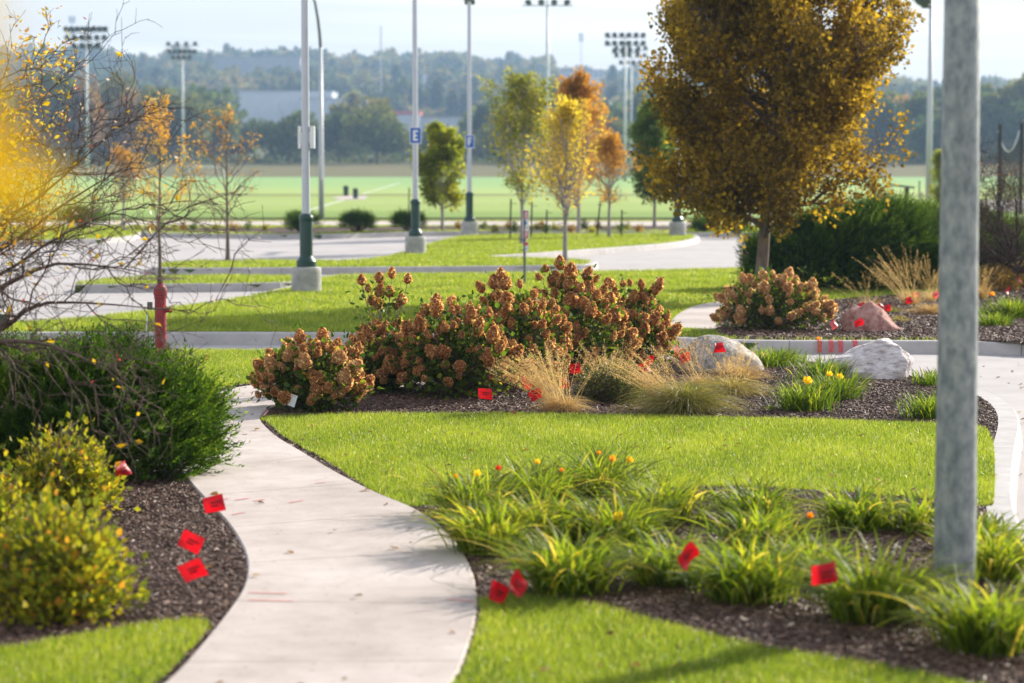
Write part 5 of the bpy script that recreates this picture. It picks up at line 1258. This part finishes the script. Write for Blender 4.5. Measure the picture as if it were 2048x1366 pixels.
building('white roofed building high on the slope beside the lamp post lettered E', 845, 873, 148, 1600, 5, 20, M['wall_white'], M['wall_white'])
building('pale flat building on the right hand hilltop by the short tower', 1120, 1206, 139, 1900, 6, 30, M['wall_white'], M['roof_grey'], 2.2, 9)
building('long dark roofed building at the left behind the first floodlight mast', 250, 300, 180, 1150, 6, 30, M['wall_grey'], M['roof_grey'])
building('grey roofed hilltop building partly hidden by the maple crown', 1280, 1330, 135, 1800, 5, 30, M['wall_grey'], M['roof_grey'], 1.0)

# ------------------------------------------------------------------ far trees
def far_crown(seed, w, h, n, qs, trunk=.2, lumps=9, conif=False):
    rng = np.random.default_rng(seed); g = Geo()
    if conif:
        C = np.stack([np.zeros(lumps), np.zeros(lumps), h * np.linspace(.2, .92, lumps)], -1); Rl = np.stack([w * np.linspace(.95, .15, lumps)] * 2 + [np.full(lumps, h * .09)], -1)
    else:
        th = rng.uniform(0, 6.28, lumps); rr = np.sqrt(rng.random(lumps)) * w * .62
        C = np.stack([rr * np.cos(th), rr * np.sin(th), h * rng.uniform(.36, .78, lumps)], -1); sz = rng.uniform(.30, .52, lumps); Rl = np.stack([w * sz, w * sz, h * sz * .55], -1)
    idx = rng.integers(0, lumps, n); d = nrm(rng.normal(size=(n, 3))); pos = C[idx] + d * Rl[idx] * rng.uniform(.55, 1.05, n)[:, None]
    pos[:, 2] = np.maximum(pos[:, 2], h * .06)
    lr = rng.normal(0, .18, lumps)
    g.scatter(ROUND_V * np.array([1.5, 1, 1]), ROUND_F, pos, frames(nrm(d + rng.normal(0, .6, d.shape)), rng), qs * rng.uniform(.6, 1.4, n), np.clip(rng.normal(.5, .2, n) + lr[idx], 0, 1))
    t = Geo(); tr = straight((0, 0, -1), (0, 0, h * .75), 6, .04 * h / 6, rng)[None]; R0 = np.linspace(trunk, trunk * .3, 6)[None]; t.tubes(tr, R0, 6)
    B, R, _ = sprout(tr, R0, 9, rng, .25, .95, .7, h * .42, h * .015, .6, 5, .1, .1, .2, .05); t.tubes(B, R, 4)
    return g, t
protoN = []
for i, (w, h, n) in enumerate([(7, 13, 2600), (8.5, 16, 3200), (6, 11, 2200), (9, 14, 3000), (5, 15, 2200)]):
    g, t = far_crown(500 + i, w, h, n, .75, .35)
    protoN.append((g.mesh('crown', M['far_leaf']), t.mesh('trunk', M['bark_dark'], True), h))
g, t = far_crown(520, 8, 15, 2600, .75, .35); protoO = (g.mesh('crown', M['far_orange']), t.mesh('trunk', M['bark_dark'], True), 15)
NEAR_G = 'trees along the far side of the sports fields'
HILL_G = 'trees on the hazy wooded hillside'
rng = np.random.default_rng(77); cnt = 0
near_x = list(np.linspace(-60, 2110, 40) + rng.normal(0, 16, 40))
hwant = lambda px: np.interp(px, [0, 200, 330, 420, 560, 640, 760, 830, 900, 1000, 1200, 1400, 1900, 2048], [165, 165, 150, 170, 235, 215, 215, 250, 250, 245, 225, 205, 170, 160])
for i, px in enumerate(near_x):
    y = 612 + rng.uniform(-18, 40); q_ = P(px, 320, y); z0 = float(terrain_z(q_[0], y))
    want = max(6.5, (P(px, hwant(px) + rng.uniform(-22, 52), y)[2] - z0)); org = px < 470 and px > 150 and i % 2 == 0
    cr, tr_, h = protoO if org else protoN[rng.integers(len(protoN))]; sc = want / (h * .93)
    root = thing('tree', 'russet autumn tree at the far edge of the fields' if org else 'green tree in the dark belt along the far edge of the fields', 'tree', (q_[0], y, z0), NEAR_G + (' with russet crowns' if org else ''))
    root.rotation_euler = (0, 0, rng.uniform(0, 6)); wsc = np.clip(sc, .9, 1.15); root.scale = (wsc, wsc, sc)
    inst('crown', cr, root, (0, 0, 0)); inst('trunk', tr_, root, (0, 0, 0))
# undergrowth at the foot of the belt
g = Geo(); n = 9000; x = rng.uniform(-175, 175, n); yy = 606 + rng.uniform(-6, 40, n); zz_ = terrain_z(x, yy) + np.abs(rng.normal(0, 1.6, n)) * (1 + .5 * np.sin(x * .2))
g.scatter(ROUND_V * np.array([1.5, 1, 1]), ROUND_F, np.stack([x, yy, zz_], -1), frames(rng.normal(size=(n, 3)), rng), .8 * rng.uniform(.6, 1.4, n), np.clip(rng.normal(.4, .2, n), 0, 1)); struct(g.build('undergrowth', M['far_mix']), 'stuff')
protoH = []
for i in range(5):
    g, t = far_crown(540 + i, 6.5 + i * .5, 9 + i * 1.1, 620, 1.25, .3, 7); protoH.append((g, 9 + i * 1.1))
g, t = far_crown(560, 3.2, 13, 520, 1.1, .3, 7, True); protoC = (g, 13)
HM = [a.mesh('hill_tree', M['far_leaf']) for a, h in protoH]; CM = protoC[0].mesh('hill_conifer', M['far_mix']); OM = far_crown(563, 7, 10, 620, 1.25, .3, 7)[0].mesh('hill_tree', M['far_orange'])
woods = Geo(); ind = 0
cand = []
bblk = [(470, 690, 1250, 206), (735, 955, 1090, 244), (425, 605, 1720, 128), (840, 878, 1600, 155), (1115, 1210, 1900, 150), (1278, 1332, 1800, 142)]
for band, (ya, yb, nn) in enumerate([(655, 720, 110), (720, 900, 230), (900, 1150, 320), (1150, 1450, 420), (1450, 1800, 520), (1800, 2180, 560), (2170, 2260, 260)]):
    for k in range(nn):
        y = rng.uniform(ya, yb); px = rng.uniform(-120, 2160); skip = False
        for (a, c, by_, bl_) in bblk:
            zt_ = float(terrain_z(P(px, 200, y)[0], y)) + 23; pyt = HY - (zt_ - H) / y * F
            if a - 14 < px < c + 14 and y < by_ + 45 and (y > by_ - 30 or pyt < bl_): skip = True
        if not skip: cand.append((y, px))
cand.sort()
for y, px in cand:
    q_ = P(px, 200, y); x = q_[0]; z0 = float(terrain_z(x, y)) - .4; sc = rng.uniform(.8, 1.5) * (1.25 if y < 1800 else 1.5); rz = rng.uniform(0, 6.28); kind = rng.random()
    crest = y > 2150
    if ind < 215:
        if kind < .1: me, lb_, gp = OM, 'small russet tree on the hazy wooded hillside', HILL_G + ' with russet crowns'
        elif kind < .18: me, lb_, gp = CM, 'dark conifer on the hazy wooded hillside', HILL_G + ' with conical crowns'
        else: me, lb_, gp = HM[rng.integers(5)], 'round green tree on the hazy wooded hillside', HILL_G
        o = inst('hill_tree' if me is not CM else 'hill_conifer', me, None, (x, y, z0), (0, 0, rz), sc); tag(o, lb_, 'tree', gp); ind += 1
    else:
        src = protoC[0] if (kind < .14 or (crest and kind < .35)) else protoH[rng.integers(5)][0]
        V = np.concatenate(src.V) * sc; c_, s__ = math.cos(rz), math.sin(rz)
        V = np.stack([V[:, 0] * c_ - V[:, 1] * s__ + x, V[:, 0] * s__ + V[:, 1] * c_ + y, V[:, 2] + z0], -1)
        sh = rng.normal(0, .28) + (.3 if kind > .88 else 0)
        woods.add(V, [np.concatenate(f) for f in src.F.values()], np.clip(np.concatenate(src.R) * .6 + .2 + sh, 0, 1))
struct(woods.build('woods', M['far_mix']), 'stuff')

# ------------------------------------------------------------------ air
def haze():
    bm = bmesh.new(); bmesh.ops.create_cube(bm, size=1.0)
    for v in bm.verts: v.co = Vector((v.co.x * 2700, 1215 + v.co.y * 2530, v.co.z))
    for v in bm.verts: v.co.z = -62 if v.co.z < 0 else 126
    me = bpy.data.meshes.new('haze'); bm.to_mesh(me); bm.free()
    m, nt, N, L = nodes_of('haze_air'); p = N.new('ShaderNodeVolumePrincipled')
    p.inputs['Color'].default_value = (.46, .69, .98, 1); p.inputs['Density'].default_value = HAZE; p.inputs['Anisotropy'].default_value = .1
    o = N.new('ShaderNodeOutputMaterial'); L.new(p.outputs[0], o.inputs['Volume']); me.materials.append(m)
    ob = bpy.data.objects.new('haze', me); COL.objects.link(ob); struct(ob, 'stuff')
HAZE = 0.00025
haze()

# ------------------------------------------------------------------ light, sky, camera
AZ, EL = math.radians(46), math.radians(25)      # clockwise from straight ahead, above the horizon
S = Vector((math.sin(AZ) * math.cos(EL), math.cos(AZ) * math.cos(EL), math.sin(EL)))
sun = bpy.data.lights.new('sun', 'SUN'); sun.energy = 5.0; sun.angle = math.radians(.53); sun.color = (1, .93, .82)
so = bpy.data.objects.new('sun', sun); COL.objects.link(so); so.rotation_euler = S.to_track_quat('Z', 'Y').to_euler(); so.location = (60, 60, 60)
w = bpy.data.worlds.new('World'); scene.world = w; w.use_nodes = True; nt = w.node_tree; N, L = nt.nodes, nt.links; N.clear()
sky = N.new('ShaderNodeTexSky'); sky.sky_type = 'NISHITA'; sky.sun_disc = False; sky.sun_elevation = EL; sky.sun_rotation = AZ; sky.air_density = 1.0; sky.dust_density = 1.2; sky.ozone_density = 1.5
tc = N.new('ShaderNodeTexCoord'); mp = N.new('ShaderNodeMapping'); mp.inputs['Scale'].default_value = (1.3, 1.3, 34); L.new(tc.outputs['Generated'], mp.inputs[0])
nz = N.new('ShaderNodeTexNoise'); nz.inputs['Scale'].default_value = 2.2; nz.inputs['Detail'].default_value = 7; nz.inputs['Roughness'].default_value = .55; L.new(mp.outputs[0], nz.inputs['Vector'])
r1 = ramp(N, [(0, 0, 0), (1, 1, 1)], [.36, .62]); L.new(nz.outputs['Fac'], r1.inputs[0])
cl = N.new('ShaderNodeMix'); cl.data_type = 'RGBA'; cl.inputs[6].default_value = (4.2, 4.1, 4.15, 1); cl.inputs[7].default_value = (5.8, 5.5, 5.3, 1); L.new(r1.outputs[0], cl.inputs[0])
mx = N.new('ShaderNodeMix'); mx.data_type = 'RGBA'; L.new(sky.outputs[0], mx.inputs[6])
sep = N.new('ShaderNodeSeparateXYZ'); L.new(tc.outputs['Generated'], sep.inputs[0])
mb_ = N.new('ShaderNodeMapRange'); mb_.inputs[1].default_value = .05; mb_.inputs[2].default_value = .25; mb_.inputs[3].default_value = 1.0; mb_.inputs[4].default_value = 1.75; L.new(sep.outputs['Z'], mb_.inputs[0])
vm = N.new('ShaderNodeVectorMath'); vm.operation = 'SCALE'; L.new(cl.outputs[2], vm.inputs[0]); L.new(mb_.outputs[0], vm.inputs['Scale']); L.new(vm.outputs[0], mx.inputs[7])
mr = N.new('ShaderNodeMapRange'); mr.inputs[1].default_value = 0.05; mr.inputs[2].default_value = .55; mr.inputs[3].default_value = .85; mr.inputs[4].default_value = .25; L.new(sep.outputs['Z'], mr.inputs[0]); L.new(mr.outputs[0], mx.inputs[0])
bg = N.new('ShaderNodeBackground'); bg.inputs['Strength'].default_value = .12; L.new(mx.outputs[2], bg.inputs['Color'])
wo = N.new('ShaderNodeOutputWorld'); L.new(bg.outputs[0], wo.inputs[0])

cam = bpy.data.cameras.new('camera'); co = bpy.data.objects.new('camera', cam); COL.objects.link(co)
cam.sensor_width = 36; cam.lens = 85; cam.clip_start = .05; cam.clip_end = 20000
co.location = (0, 0, H); co.rotation_euler = (math.pi / 2 - TH, 0, 0)
cam.dof.use_dof = True; cam.dof.focus_distance = 23.0; cam.dof.aperture_fstop = 2.0; cam.dof.aperture_blades = 9
scene.camera = co
vs = scene.view_settings; scene.display_settings.display_device = 'sRGB'
vs.view_transform = 'Standard'; vs.look = 'None'; vs.exposure = 0.85; vs.gamma = 1
scene.render.engine = 'CYCLES'; cy = scene.cycles
cy.use_denoising = True
try: cy.denoiser = 'OPENIMAGEDENOISE'; cy.denoising_input_passes = 'RGB_ALBEDO_NORMAL'
except Exception: pass
cy.max_bounces = 6; cy.diffuse_bounces = 3; cy.glossy_bounces = 2; cy.transmission_bounces = 4; cy.volume_bounces = 0; cy.transparent_max_bounces = 4
cy.caustics_reflective = False; cy.caustics_refractive = False; cy.sample_clamp_indirect = 6
